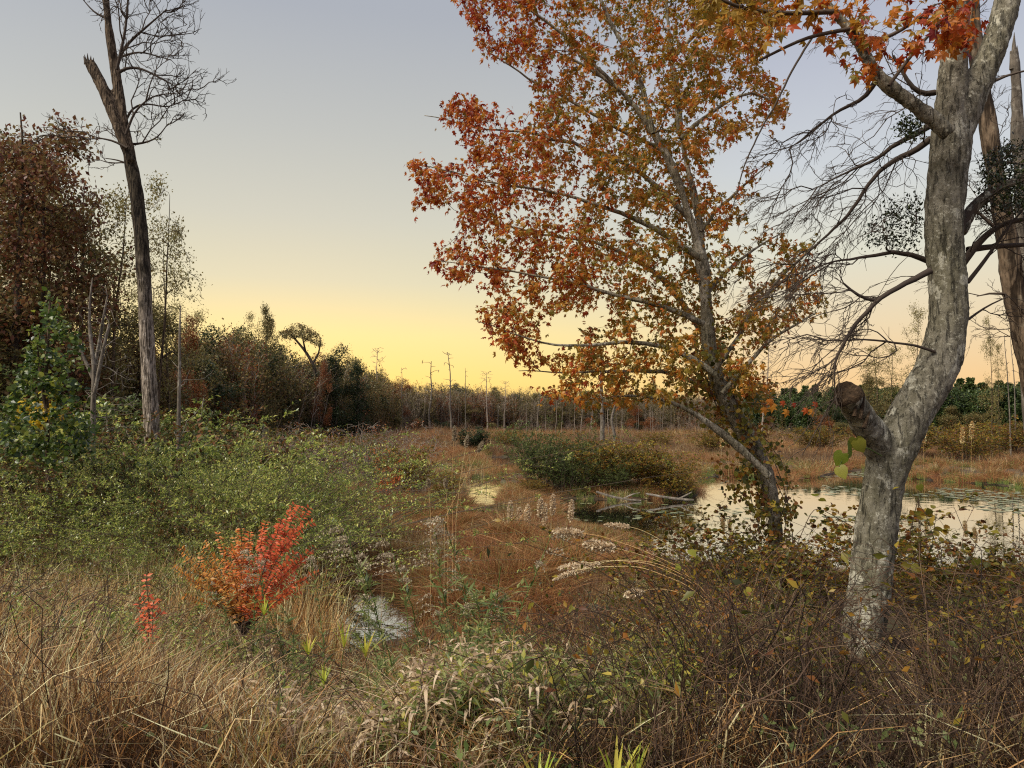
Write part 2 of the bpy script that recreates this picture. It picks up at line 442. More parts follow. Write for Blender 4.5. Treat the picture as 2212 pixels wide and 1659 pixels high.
def bark(name, dark, light, patch, scale=6, squash=0.25, patch_amt=0.5, bump=0.6, furrow=0.0, fine=40, moss=None, ztone=None):
    m, t = newmat(name); l = t.links.new
    tc = N(t, 'ShaderNodeTexCoord'); mp = N(t, 'ShaderNodeMapping'); mp.inputs['Scale'].default_value = (1, 1, squash); l(tc.outputs['Object'], mp.inputs['Vector'])
    n1 = N(t, 'ShaderNodeTexNoise'); n1.inputs['Scale'].default_value = scale; n1.inputs['Detail'].default_value = 8; n1.inputs['Roughness'].default_value = 0.65; l(mp.outputs[0], n1.inputs['Vector'])
    r1 = N(t, 'ShaderNodeValToRGB'); ramp_fill(r1, [(0.3, lin(*dark)), (0.62, lin(*light))]); l(n1.outputs['Fac'], r1.inputs[0])
    n2 = N(t, 'ShaderNodeTexNoise'); n2.inputs['Scale'].default_value = scale * 1.3; n2.inputs['Detail'].default_value = 6; n2.inputs['Roughness'].default_value = 0.7; l(tc.outputs['Object'], n2.inputs['Vector'])
    r2 = N(t, 'ShaderNodeValToRGB'); ramp_fill(r2, [(0.62 - patch_amt * 0.2, (0, 0, 0, 1)), (0.68 - patch_amt * 0.15, (1, 1, 1, 1))]); l(n2.outputs['Fac'], r2.inputs[0])
    mx = N(t, 'ShaderNodeMix', data_type='RGBA'); l(r2.outputs[0], mx.inputs[0]); l(r1.outputs[0], mx.inputs[6]); mx.inputs[7].default_value = lin(*patch); col = mx.outputs[2]
    n3 = N(t, 'ShaderNodeTexNoise'); n3.inputs['Scale'].default_value = fine; n3.inputs['Detail'].default_value = 5; n3.inputs['Roughness'].default_value = 0.7; l(mp.outputs[0], n3.inputs['Vector'])
    r3 = N(t, 'ShaderNodeValToRGB'); ramp_fill(r3, [(0.34, (0.3, 0.3, 0.3, 1)), (0.62, (1.15, 1.15, 1.15, 1))]); l(n3.outputs['Fac'], r3.inputs[0])
    mm = N(t, 'ShaderNodeMix', data_type='RGBA', blend_type='MULTIPLY'); mm.inputs[0].default_value = 0.8; l(col, mm.inputs[6]); l(r3.outputs[0], mm.inputs[7]); col = mm.outputs[2]
    if moss:
        n4 = N(t, 'ShaderNodeTexNoise'); n4.inputs['Scale'].default_value = 1.4; n4.inputs['Detail'].default_value = 4; l(tc.outputs['Object'], n4.inputs['Vector'])
        r4 = N(t, 'ShaderNodeValToRGB'); ramp_fill(r4, [(0.48, (0, 0, 0, 1)), (0.62, (1, 1, 1, 1))]); l(n4.outputs['Fac'], r4.inputs[0])
        m4 = N(t, 'ShaderNodeMix', data_type='RGBA'); l(r4.outputs[0], m4.inputs[0]); l(col, m4.inputs[6]); m4.inputs[7].default_value = lin(*moss); col = m4.outputs[2]
    h = n3.outputs['Fac']
    if furrow:
        wv = N(t, 'ShaderNodeTexNoise'); wv.inputs['Scale'].default_value = furrow; wv.inputs['Detail'].default_value = 3; wv.inputs['Distortion'].default_value = 0.4
        mp2 = N(t, 'ShaderNodeMapping'); mp2.inputs['Scale'].default_value = (1, 1, 0.12); l(tc.outputs['Object'], mp2.inputs['Vector']); l(mp2.outputs[0], wv.inputs['Vector'])
        rf = N(t, 'ShaderNodeValToRGB'); ramp_fill(rf, [(0.40, (0.22, 0.2, 0.18, 1)), (0.54, (1, 1, 1, 1))]); l(wv.outputs['Fac'], rf.inputs[0])
        m5 = N(t, 'ShaderNodeMix', data_type='RGBA', blend_type='MULTIPLY'); m5.inputs[0].default_value = 1; l(col, m5.inputs[6]); l(rf.outputs[0], m5.inputs[7]); col = m5.outputs[2]
        h = rf.outputs[0]
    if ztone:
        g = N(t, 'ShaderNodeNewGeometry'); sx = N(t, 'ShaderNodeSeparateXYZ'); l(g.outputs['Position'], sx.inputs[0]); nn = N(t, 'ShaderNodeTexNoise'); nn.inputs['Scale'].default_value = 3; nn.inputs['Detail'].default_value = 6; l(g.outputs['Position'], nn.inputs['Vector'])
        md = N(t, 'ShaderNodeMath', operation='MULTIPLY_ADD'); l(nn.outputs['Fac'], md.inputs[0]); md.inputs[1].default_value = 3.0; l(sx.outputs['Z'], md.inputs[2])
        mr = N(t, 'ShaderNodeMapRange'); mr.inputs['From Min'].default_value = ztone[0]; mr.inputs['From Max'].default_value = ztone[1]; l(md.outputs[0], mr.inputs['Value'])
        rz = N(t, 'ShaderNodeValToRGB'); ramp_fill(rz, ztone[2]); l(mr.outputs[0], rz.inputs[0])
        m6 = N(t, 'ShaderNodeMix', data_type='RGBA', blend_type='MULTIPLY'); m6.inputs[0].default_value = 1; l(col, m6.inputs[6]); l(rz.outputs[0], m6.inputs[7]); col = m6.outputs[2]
    bp = N(t, 'ShaderNodeBump'); bp.inputs['Strength'].default_value = bump; bp.inputs['Distance'].default_value = 0.02; l(h, bp.inputs['Height'])
    b = N(t, 'ShaderNodeBsdfPrincipled'); l(col, b.inputs['Base Color']); b.inputs['Roughness'].default_value = 0.9; b.inputs['Specular IOR Level'].default_value = 0.2; l(bp.outputs[0], b.inputs['Normal'])
    o = N(t, 'ShaderNodeOutputMaterial'); l(b.outputs[0], o.inputs[0]); return m


def lichen_bark(name, dark, mid, light, pale, green, s=1.0, patch=0.5):
    """Smooth grey bark with fine cracks, small knots of lichen in two sizes and a green cast here and there."""
    m, t = newmat(name); l = t.links.new; tc = N(t, 'ShaderNodeTexCoord')

    def nz(scale, det, rough, zs=1.0, dist=0.0):
        mp = N(t, 'ShaderNodeMapping'); mp.inputs['Scale'].default_value = (1, 1, zs); l(tc.outputs['Object'], mp.inputs['Vector'])
        n = N(t, 'ShaderNodeTexNoise'); n.inputs['Scale'].default_value = scale * s; n.inputs['Detail'].default_value = det; n.inputs['Roughness'].default_value = rough; n.inputs['Distortion'].default_value = dist
        l(mp.outputs[0], n.inputs['Vector']); return n.outputs['Fac']

    def rp(src, st):
        r = N(t, 'ShaderNodeValToRGB'); ramp_fill(r, st); l(src, r.inputs[0]); return r.outputs[0]

    def mix(f, a_, b_, bt='MIX', k=None):
        x = N(t, 'ShaderNodeMix', data_type='RGBA', blend_type=bt)
        if k is not None: x.inputs[0].default_value = k
        else: l(f, x.inputs[0])
        l(a_, x.inputs[6])
        if isinstance(b_, tuple): x.inputs[7].default_value = b_
        else: l(b_, x.inputs[7])
        return x.outputs[2]
    G = lambda q: (q, q, q, 1)
    col = rp(nz(16, 12, .78, .45), [(.34, lin(*dark)), (.5, lin(*mid)), (.64, lin(*light))])
    col = mix(rp(nz(1.3, 4, .6), [(.42, G(0)), (.62, G(.55))]), col, lin(*green))
    f1 = rp(nz(5.5, 10, .72, .8), [(.60 - patch * .08, G(0)), (.63 - patch * .08, G(.75))]); col = mix(f1, col, lin(*pale))
    f2 = rp(nz(24, 6, .7, 1.4), [(.58, G(0)), (.63, G(.6))]); col = mix(f2, col, lin(*pale))
    ck = nz(34, 5, .65, .16, .6); fc = rp(ck, [(.36, G(.28)), (.46, G(1))]); col = mix(None, col, fc, 'MULTIPLY', .85)
    sp = rp(nz(60, 3, .6), [(.33, G(.35)), (.42, G(1))]); col = mix(None, col, sp, 'MULTIPLY', .8)
    bp = N(t, 'ShaderNodeBump'); bp.inputs['Strength'].default_value = .9; bp.inputs['Distance'].default_value = .012; l(fc, bp.inputs['Height'])
    b2 = N(t, 'ShaderNodeBump'); b2.inputs['Strength'].default_value = .7; b2.inputs['Distance'].default_value = .01; l(nz(45, 8, .75), b2.inputs['Height']); l(bp.outputs[0], b2.inputs['Normal'])
    b = N(t, 'ShaderNodeBsdfPrincipled'); l(col, b.inputs['Base Color']); b.inputs['Roughness'].default_value = .92; b.inputs['Specular IOR Level'].default_value = .15; l(b2.outputs[0], b.inputs['Normal'])
    o = N(t, 'ShaderNodeOutputMaterial'); l(b.outputs[0], o.inputs[0]); return m


M = {}
M['big_bark'] = lichen_bark('grey_mottled_bark', (70, 66, 54), (124, 118, 102), (154, 148, 132), (192, 188, 168), (110, 106, 82), patch=.6)
M['maple_bark'] = lichen_bark('maple_bark', (88, 82, 68), (140, 132, 114), (168, 160, 142), (196, 190, 170), (112, 108, 80), s=1.2)
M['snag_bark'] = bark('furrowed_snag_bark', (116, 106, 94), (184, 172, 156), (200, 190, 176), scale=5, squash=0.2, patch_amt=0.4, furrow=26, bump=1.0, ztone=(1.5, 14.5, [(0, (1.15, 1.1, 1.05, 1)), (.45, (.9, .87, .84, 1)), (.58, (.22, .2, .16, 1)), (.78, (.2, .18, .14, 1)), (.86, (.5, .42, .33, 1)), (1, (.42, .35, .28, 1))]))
M['dark_bark'] = bark('dark_bark', (52, 44, 36), (98, 86, 72), (120, 110, 96), scale=5, squash=0.3, patch_amt=0.3, fine=30)
M['brown_bark'] = bark('brown_bark', (84, 70, 54), (122, 104, 84), (132, 118, 98), scale=6, squash=0.3, patch_amt=0.3, fine=35, furrow=18)
M['pale_bark'] = bark('pale_dead_wood', (82, 74, 64), (136, 126, 112), (154, 146, 132), scale=4, squash=0.2, patch_amt=0.4, fine=25)
M['cut'] = bark('decayed_wood', (38, 30, 22), (84, 66, 48), (112, 94, 74), scale=22, squash=1, patch_amt=0.2, fine=70, bump=1.0)
M['twig'] = foliage('twig_bark', [(50, 42, 36), (78, 66, 54), (104, 90, 74)], trans=0, rough=0.9, var=0.2)
M['greytwig'] = foliage('grey_twig_bark', [(88, 78, 70), (120, 108, 96), (148, 136, 122)], trans=0, rough=0.9, var=0.2)

# ---------------------------------------------------------------- ground and water
def px_poly(pts): return [tuple(G0(u, v)) for u, v in pts]


RIVER = px_poly([(1180, 1074), (1340, 1080), (1500, 1073), (1492, 1040), (1560, 1024), (1700, 1040), (1850, 1016), (1960, 1034), (2060, 1040), (2230, 1056), (2500, 1062), (2900, 1060),
                 (2900, 1270), (2300, 1290), (1900, 1290), (1490, 1228), (1375, 1215), (1320, 1160), (1195, 1120)])
POOL = [(-3.6, 11.3), (-2.4, 10.4), (-1.3, 11.0), (-1.4, 13.2), (-2.2, 15.4), (-3.3, 15.0), (-4.0, 13.2)]
DITCH = [(-0.9, 7.3), (0.1, 7.0), (0.9, 7.6), (0.5, 8.6), (-0.4, 8.8)]
CH1 = px_poly([(1000, 1030), (1080, 1030), (1100, 1062), (1075, 1104), (995, 1098), (990, 1060)])
CH2 = px_poly([(1040, 988), (1130, 986), (1165, 1004), (1118, 1026), (1050, 1022)])
CH3 = px_poly([(1990, 996), (2110, 994), (2200, 1000), (2130, 1012), (1990, 1012)])
CH4 = px_poly([(950, 1028), (1010, 1026), (1020, 1036), (960, 1040)])
POOLS = [RIVER, POOL, DITCH, CH1, CH2, CH3, CH4]


def sm(a, b, x):
    t = np.clip((x - a) / (b - a), 0, 1); return t * t * (3 - 2 * t)


def water_sd(x, y):
    d = np.full(np.shape(x), -1e9)
    for p in POOLS: d = np.maximum(d, sdist(x, y, p))
    return d + 0.35 * noise2(x, y, 1.3) + 0.15 * noise2(x, y, 0.45)


def gh(x, y, sd=None):
    x = np.asarray(x, float); y = np.asarray(y, float)
    if sd is None: sd = water_sd(x, y)
    ya = np.interp(x, [-6, -2.5, -1, 0.8, 2, 6], [4.6, 4.3, 3.3, 3.4, 5.6, 5.2]); yb = np.interp(x, [-6, -3, -1.5, 0.8, 2.2, 6], [12, 10.5, 7.8, 8.0, 12.8, 12.5])
    lo = 0.13 + 0.10 * noise2(x, y, 3.1) + 0.05 * noise2(x, y, 0.7) + 0.46 * np.clip(noise2(x, y, 1.15), 0, 1) * sm(9, 12, y) * sm(90, 50, y) * sm(-.3, -1.2, sd)
    lo = lo + 0.5 * sm(-5, -16, x) * sm(8, 14, y) + 0.5 * sm(60, 140, y)
    hi = 1.57 + 0.05 * noise2(x, y, 0.9)
    g = hi + (lo - hi) * sm(0, 1, (y - ya) / (yb - ya))
    return g + (-0.45 - g) * sm(-0.25, 0.7, sd)


def axis(lo, hi, n, c=0.0, s=6.0):
    a = np.arcsinh((lo - c) / s); b = np.arcsinh((hi - c) / s); return c + s * np.sinh(np.linspace(a, b, n))


gx = axis(-1500, 1500, 330); gy = axis(-300, 2600, 360, c=8.0, s=9.0)
X_, Y_ = np.meshgrid(gx, gy); SD_ = water_sd(X_, Y_); Z_ = gh(X_, Y_, SD_)
V = np.stack([X_, Y_, Z_], -1).reshape(-1, 3); nx = len(gx)
i = (np.arange(len(gy) - 1)[:, None] * nx + np.arange(nx - 1)[None]).reshape(-1)
mb = MB(); mb.add(V, np.stack([i, i + 1, i + nx + 1, i + nx], -1))
m, t = newmat('marsh_soil'); l = t.links.new
g = N(t, 'ShaderNodeNewGeometry'); n1 = N(t, 'ShaderNodeTexNoise'); n1.inputs['Scale'].default_value = 0.8; n1.inputs['Detail'].default_value = 8; l(g.outputs['Position'], n1.inputs['Vector'])
r = N(t, 'ShaderNodeValToRGB'); ramp_fill(r, [(0.35, lin(46, 36, 26)), (0.5, lin(84, 66, 46)), (0.65, lin(74, 68, 44))]); l(n1.outputs['Fac'], r.inputs[0])
n2 = N(t, 'ShaderNodeTexNoise'); n2.inputs['Scale'].default_value = 25; n2.inputs['Detail'].default_value = 5; l(g.outputs['Position'], n2.inputs['Vector'])
bp = N(t, 'ShaderNodeBump'); bp.inputs['Distance'].default_value = 0.05; l(n2.outputs['Fac'], bp.inputs['Height'])
b = N(t, 'ShaderNodeBsdfPrincipled'); l(r.outputs[0], b.inputs['Base Color']); l(bp.outputs[0], b.inputs['Normal']); b.inputs['Roughness'].default_value = 0.95
o = N(t, 'ShaderNodeOutputMaterial'); l(b.outputs[0], o.inputs[0]); M['soil'] = m
tag(mb.build('ground', m), kind='structure')

m, t = newmat('still_water'); l = t.links.new
g = N(t, 'ShaderNodeNewGeometry'); n2 = N(t, 'ShaderNodeTexNoise'); n2.inputs['Scale'].default_value = 1.6; n2.inputs['Detail'].default_value = 3; l(g.outputs['Position'], n2.inputs['Vector'])
bp = N(t, 'ShaderNodeBump'); bp.inputs['Strength'].default_value = 0.06; bp.inputs['Distance'].default_value = 0.05; l(n2.outputs['Fac'], bp.inputs['Height'])
b = N(t, 'ShaderNodeBsdfPrincipled'); b.inputs['Base Color'].default_value = (0.012, 0.013, 0.008, 1); b.inputs['Roughness'].default_value = 0.015; b.inputs['IOR'].default_value = 2.6
l(bp.outputs[0], b.inputs['Normal']); o = N(t, 'ShaderNodeOutputMaterial')
gl_ = N(t, 'ShaderNodeBsdfGlossy'); gl_.inputs['Roughness'].default_value = .02; gl_.inputs['Color'].default_value = (.97, .98, 1, 1); l(bp.outputs[0], gl_.inputs['Normal'])
mx = N(t, 'ShaderNodeMixShader'); mx.inputs[0].default_value = .6; l(b.outputs[0], mx.inputs[1]); l(gl_.outputs[0], mx.inputs[2]); l(mx.outputs[0], o.inputs[0])
mb = MB(); wx = [-60, 90]; wy = [5.5, 130]
mb.add([(wx[0], wy[0], 0), (wx[1], wy[0], 0), (wx[1], wy[1], 0), (wx[0], wy[1], 0)], [(0, 1, 2, 3)])
tag(mb.build('water', m), kind='structure')

# lily pads: flat leaves floating on the open water
FL = {}
FL['pad'] = foliage('lily_pad', [(70, 78, 48), (104, 110, 74), (140, 138, 104)], trans=0.0, rough=0.35, spec=0.5)
mb = MB()
q = []
while len(q) < 2600:
    u = rng.uniform(1150, 2400, 3000); v = 1016 + 110 * rng.uniform(0, 1, 3000) ** 1.6
    for uu, vv in zip(u, v):
        if uu < 1780 and rng.uniform() < .8: continue
        a = G0(uu, vv); q.append(a)
q = np.array(q); nn = noise2(q[:, 0], q[:, 1], 3.0); keep = (sdist(q[:, 0], q[:, 1], RIVER) > 0.4) & (nn > 0.05); q = q[keep][:1500]
k = 9; ang = np.linspace(0.25, 2 * math.pi - 0.25, k); tpl = np.concatenate([[[0, 0, 0]], np.stack([np.cos(ang), np.sin(ang), np.zeros(k)], -1)])
tf = np.array([(0, i + 1, i + 2) for i in range(k - 1)])
rot = rng.uniform(0, 6.28, len(q)); D = np.stack([np.cos(rot), np.sin(rot), rng.normal(size=len(q)) * 0.02], -1)
leaves(mb, (tpl, tf), np.c_[q, np.full(len(q), 0.012) + rng.uniform(0, .006, len(q))], D, np.tile([0, 0, 1.0], (len(q), 1)), rng.uniform(0.07, 0.15, len(q)), rng.uniform(0, 1, len(q)))
tag(mb.build('lily_pads', FL['pad']), kind='stuff', label='small lily pads floating on the open river water', cat='lily pads')

# ---------------------------------------------------------------- marsh sedges (uncountable): tufts scattered over the flat
FL['rust'] = foliage('rust_sedge', [(54, 34, 22), (100, 60, 36), (134, 82, 48), (162, 120, 76), (110, 102, 56)], trans=0.3, var=0.3, noise=0.5)
FL['straw'] = foliage('dry_straw', [(46, 31, 18), (106, 73, 40), (158, 115, 68), (206, 166, 110), (238, 214, 168), (142, 126, 68)], trans=0.3, var=0.2, noise=1.0)
FL['brown'] = foliage('brown_stalks', [(50, 38, 28), (86, 64, 46), (116, 88, 62), (140, 116, 84)], trans=0.2, var=0.2)
FL['green'] = foliage('green_blades', [(46, 62, 28), (72, 92, 40), (102, 118, 54), (140, 140, 72)], trans=0.35, var=0.2)


def tuft(name, mat, n, h, spread, lean, w, cover=0.15):
    b = MB(); a = rng.uniform(0, 6.28, n); r = spread * np.sqrt(rng.uniform(0, 1, n)); Pb = np.stack([np.cos(a) * r, np.sin(a) * r, np.full(n, -0.04)], -1)
    H = h * rng.uniform(0.45, 1.1, n); az = a + rng.normal(size=n) * 0.8
    C = stems(Pb, H, az, np.abs(rng.normal(size=n)) * lean, rng.uniform(0, 0.75, n), 5, 0.035, kink=.12)
    ribbons(b, C, rng.uniform(0.6, 1.3, n) * w, rng.uniform(0.05, 0.95, n))
    return b.mesh(name, mat)


def scatter(name, variants, pos, rz, sc, pick, tint, label):
    """One uncountable cover: copies of tuft meshes instanced on points."""
    me = bpy.data.meshes.new(name + '_points'); me.vertices.add(len(pos)); me.vertices.foreach_set('co', np.asarray(pos, np.float32).ravel())
    r = np.zeros((len(pos), 3), np.float32); r[:, 2] = rz; r[:, 0] = rng.normal(size=len(pos)) * 0.08
    a = me.attributes.new('rot', 'FLOAT_VECTOR', 'POINT'); a.data.foreach_set('vector', r.ravel())
    a = me.attributes.new('sc', 'FLOAT', 'POINT'); a.data.foreach_set('value', np.asarray(sc, np.float32))
    a = me.attributes.new('pick', 'INT', 'POINT'); a.data.foreach_set('value', np.asarray(pick, np.int32))
    a = me.attributes.new('tint', 'FLOAT', 'POINT'); a.data.foreach_set('value', np.asarray(tint, np.float32))
    o = bpy.data.objects.new(name, me); COL.objects.link(o); tag(o, label, None, None, 'stuff')
    ng = bpy.data.node_groups.new(name, 'GeometryNodeTree')
    ng.interface.new_socket('Geometry', in_out='INPUT', socket_type='NodeSocketGeometry'); ng.interface.new_socket('Geometry', in_out='OUTPUT', socket_type='NodeSocketGeometry')
    gi = ng.nodes.new('NodeGroupInput'); go = ng.nodes.new('NodeGroupOutput'); iop = ng.nodes.new('GeometryNodeInstanceOnPoints'); L = ng.links.new
    L(gi.outputs[0], iop.inputs['Points']); jn = ng.nodes.new('GeometryNodeJoinGeometry')
    for mesh in variants[::-1]:      # Join Geometry lists its inputs last link first
        src = bpy.data.objects.new(mesh.name, mesh); oi = ng.nodes.new('GeometryNodeObjectInfo'); oi.inputs['Object'].default_value = src
        gti = ng.nodes.new('GeometryNodeGeometryToInstance'); L(oi.outputs['Geometry'], gti.inputs[0]); L(gti.outputs[0], jn.inputs[0])
    L(jn.outputs[0], iop.inputs['Instance']); iop.inputs['Pick Instance'].default_value = True

    def na(nm, typ):
        n = ng.nodes.new('GeometryNodeInputNamedAttribute'); n.data_type = typ; n.inputs['Name'].default_value = nm; return n.outputs[0]
    L(na('pick', 'INT'), iop.inputs['Instance Index']); L(na('rot', 'FLOAT_VECTOR'), iop.inputs['Rotation']); L(na('sc', 'FLOAT'), iop.inputs['Scale'])
    L(iop.outputs[0], go.inputs[0])
    mod = o.modifiers.new('scatter', 'NODES'); mod.node_group = ng
    return o


def field_points(n, u0, u1, v0, v1, pw=1.0, sdmax=-0.02):
    """Points on the marsh, evenly spread as seen, so far ones stand wide apart and are scaled up."""
    u = rng.uniform(u0, u1, n); v = v0 + (v1 - v0) * rng.uniform(0, 1, n) ** pw
    y = CAM_Z * F / (v - 912.0); x = (u - 1106.0) / F * y
    s = water_sd(x, y); k = s < sdmax
    x, y, s = x[k], y[k], s[k]
    return x, y, gh(x, y, s), s


T_rust = [tuft('sedge_tuft_rust', FL['rust'], 95, 0.6, 0.26, rng.uniform(.5, 1.1), 0.012) for _ in range(4)]
T_straw = [tuft('sedge_tuft_straw', FL['straw'], 60, 0.7, 0.25, 0.3, 0.010) for _ in range(3)]
T_green = [tuft('sedge_tuft_green', FL['green'], 70, 0.55, 0.25, 0.3, 0.012) for _ in range(3)]
T_brown = [tuft('sedge_tuft_brown', FL['brown'], 70, 0.8, 0.3, 0.25, 0.010) for _ in range(3)]
VARS = T_rust + T_straw + T_green + T_brown       # 0-3, 4-6, 7-9, 10-12

# far flat (35-170 m)
x, y, z, s = field_points(26000, -250, 2450, 931, 1010, 1.0)
n = len(x); zn = noise2(x, y * 0.5, 7.0); zn2 = noise2(x + 50, y * 0.6, 4.0); rr = rng.uniform(0, 1, n)
pick = np.where(zn + 0.5 * rng.normal(size=n) * 0.5 > 0.05, rng.integers(0, 4, n), rng.integers(10, 13, n))
pick = np.where((zn2 > 0.45) & (rr < 0.6), rng.integers(7, 10, n), pick); pick = np.where((rr > 0.85), rng.integers(4, 7, n), pick)
sc = np.clip(y / 48.0, 1.0, 2.4) * rng.uniform(0.6, 1.15, n) * np.where(zn2 < -0.3, 1.25, 0.9)
scatter('far_sedge', VARS, np.stack([x, y, z], -1), rng.uniform(0, 6.28, n), sc, pick, zn * 0.12, 'rust brown sedge covering the far marsh')
# middle flat (10-35 m)
x, y, z, s = field_points(22000, -200, 2450, 1004, 1330, 0.8)
k = ~((x < -3.0) & (y < 20) & (x < -3.0 - (y - 12) * 0.15)); x, y, z, s = x[k], y[k], z[k], s[k]
n = len(x); zn = noise2(x, y, 2.6); rr = rng.uniform(0, 1, n)
pick = np.where(zn > 0.0, rng.integers(0, 4, n), np.where(rr < 0.45, rng.integers(4, 7, n), np.where(rr < 0.62, rng.integers(7, 10, n), rng.integers(10, 13, n))))
sc = rng.uniform(0.4, 1.25, n) * (0.8 + 0.6 * zn) * (1 + .35 * noise2(x, y, 1.15))
# keep the water in view: tuft tops stay under the sight lines to it
us = [0, 640, 670, 850, 880, 1005, 1020, 1072, 1090, 1170, 1200, 1350, 1380, 1400, 1540, 1600, 2212]; vs = [1000, 1090, 1335, 1335, 1060, 1040, 1094, 1094, 1030, 1060, 1118, 1135, 1190, 1206, 1212, 1215, 1215]
top = zcap(x, y, us, vs); near = y < 30.0
lim = np.clip((top - z) / 0.68, 0, 3); front = (y < CAM_Z * F / (np.interp(1106 + F * x / y, us, vs) - 912.0) + 0.3)
sc = np.where(front, np.minimum(sc, np.maximum(lim, np.where(z > .03, .3, 0))), sc); k = sc > 0.14
x, y, z, sc, pick, zn = x[k], y[k], z[k], sc[k], pick[k], zn[k]; n = len(x)
scatter('marsh_sedge', VARS, np.stack([x, y, z], -1), rng.uniform(0, 6.28, n), sc, pick, zn * 0.22 + .2 * np.clip(noise2(x, y, 1.15), -1, .5), 'rust and straw coloured sedge tufts on the middle marsh')

# sedge along every bank, down to the water line
x, y, z, s = field_points(60000, -200, 2450, 975, 1330, 1.0, sdmax=0.12)
k = (s > -1.1 * np.maximum(1, y / 30)); x, y, z, s = x[k], y[k], z[k], s[k]; n = len(x)
sc = rng.uniform(.45, .95, n) * np.clip(y / 30, .8, 1.6); top = zcap(x, y, us, vs); lim = np.clip((top - z) / 0.62, 0, 3)
front = (y < CAM_Z * F / (np.interp(1106 + F * x / y, us, vs) - 912.0) + 0.3); sc = np.where(front, np.minimum(sc, np.maximum(lim, np.where(z > .03, .3, 0))), sc); k = sc > .12; x, y, z, sc = x[k], y[k], z[k], sc[k]; n = len(x); c = rng.uniform(size=n) + .3 * noise2(x, y, 3)
scatter('bank_sedge', VARS, np.stack([x, y, np.maximum(z, -.1)], -1), rng.uniform(0, 6.28, n), sc, np.where(c < .5, rng.integers(0, 4, n), np.where(c < .85, rng.integers(7, 10, n), rng.integers(4, 7, n))), rng.normal(size=n) * .08, 'sedge growing along the banks down to the water line')

# ---------------------------------------------------------------- trees of the wood: a few kinds, each built once and copied
FL['redleaf'] = foliage('dark_red_leaves', [(70, 38, 30), (98, 58, 42), (114, 82, 52), (116, 100, 60), (94, 88, 54)], var=0.25, noise=0.5, gain=1.4)
FL['olive'] = foliage('olive_leaves', [(50, 52, 32), (78, 78, 44), (102, 96, 54), (122, 106, 62), (122, 94, 58)], var=0.25, noise=0.4)
FL['rustleaf'] = foliage('rust_leaves', [(70, 38, 22), (112, 60, 32), (140, 84, 44), (104, 84, 44)], var=0.25, noise=0.4)
FL['deep'] = foliage('deep_green_leaves', [(18, 26, 16), (30, 42, 22), (46, 58, 30), (62, 72, 36)], var=0.25, noise=0.4)
FL['pale'] = foliage('sparse_yellow_green_leaves', [(84, 84, 46), (118, 112, 60), (140, 128, 76), (110, 92, 58)], var=0.25, noise=0.4)
FL['pine'] = foliage('pine_needles', [(30, 44, 22), (48, 66, 34), (70, 88, 44), (98, 110, 58)], trans=0.15, var=0.3, noise=0.3, gain=1.0)


def crown_points(n, H, base, rad, shape, lobes=14, fill=0.55):
    """Attractor points in an uneven crown: a set of overlapping leafy masses with gaps between."""
    out = []
    L_ = []
    for _ in range(lobes):
        t = rng.uniform(0.05, 0.98); a = rng.uniform(0, 6.28); rr = rad * shape(t) * math.sqrt(rng.uniform(0.05, 1)) * 0.8
        L_.append((math.cos(a) * rr, math.sin(a) * rr, base + (H - base) * t, rad * rng.uniform(0.25, 0.5) * (0.5 + 0.5 * shape(t))))
    L_.append((0, 0, H * 0.84, rad * 0.42))
    L_ += [(rng.normal() * rad * .3, rng.normal() * rad * .3, base + (H - base) * tt, rad * .5) for tt in np.linspace(.05, .8, 6)]
    per = n // len(L_) + 1
    for (cx, cy, cz, cr) in L_:
        q = rdir(per) * (rng.uniform(0.15, 1, (per, 1)) ** fill) * cr; q[:, 2] *= 0.8; out.append(q + [cx, cy, cz])
    q = np.concatenate(out)[:n]; q[:, 2] = np.clip(q[:, 2], base * 0.8, H); return q


def tree_kind(name, H, base, rad, shape, n_att, n_leaf, leaf, mat, barkm, trunk_r=0.16, wig=0.25, droop=0.3, tpl=DIA, twigm=None, tipr=0.012, lobes=14, stems_=1, tjit=0.12):
    root = thing(name, 'x', 'tree'); b = MB(); mains = []
    for s_ in range(stems_):
        n = 9; t = np.linspace(0, 1, n)[:, None]; wob = np.cumsum(rng.normal(size=(n, 2)) * wig * 0.25, 0); wob[0] = 0
        a = rng.uniform(0, 6.28); off = (np.array([math.cos(a), math.sin(a)]) * rad * 0.45 * (stems_ > 1)) * t ** 1.2
        pts = np.c_[wob + off + (rng.normal(size=2) * 0.15 if stems_ > 1 else 0), t * H * 0.95]; pts[0, 2] = -0.4
        r = trunk_r * (1 - 0.88 * t[:, 0]) / (1 if stems_ == 1 else 1.5)
        mains.append(densify(pts, r, 0.5))
    for p, r in mains: tubes(b, p, r, 8, 0.5)
    trunk = b.build('trunk', barkm, root)
    att = crown_points(n_att, H, base, rad, shape, lobes); ch = grow(mains, att, step=0.7, tipr=tipr, expo=0.45, jit=tjit * 0.5)
    b = MB(); tube_chains(b, ch, 3, 0.5); b.build('branches', twigm or barkm, root)
    if n_leaf:
        b = MB(); p, tt = chain_points(ch, n_leaf, 0.35, 1.0); p = p + rng.normal(size=p.shape) * leaf * 1.3
        D = unit(tt * 0.4 + rdir(len(p)) + [0, 0, -droop]); leaves(b, tpl, p, D, rdir(len(p)) + [0, 0, 1.2], leaf * rng.uniform(0.6, 1.3, len(p)), rng.uniform(0, 1, len(p)) * 0.8 + 0.1)
        b.build('crown', mat, root)
    root['H'] = H
    return root


def oval_shape(t): return math.sin(math.pi * min(1, max(0.03, t * 0.85 + 0.12))) ** 0.7
def cone_shape(t): return max(0.05, 1 - t)
def top_shape(t): return 0.35 + 0.65 * t


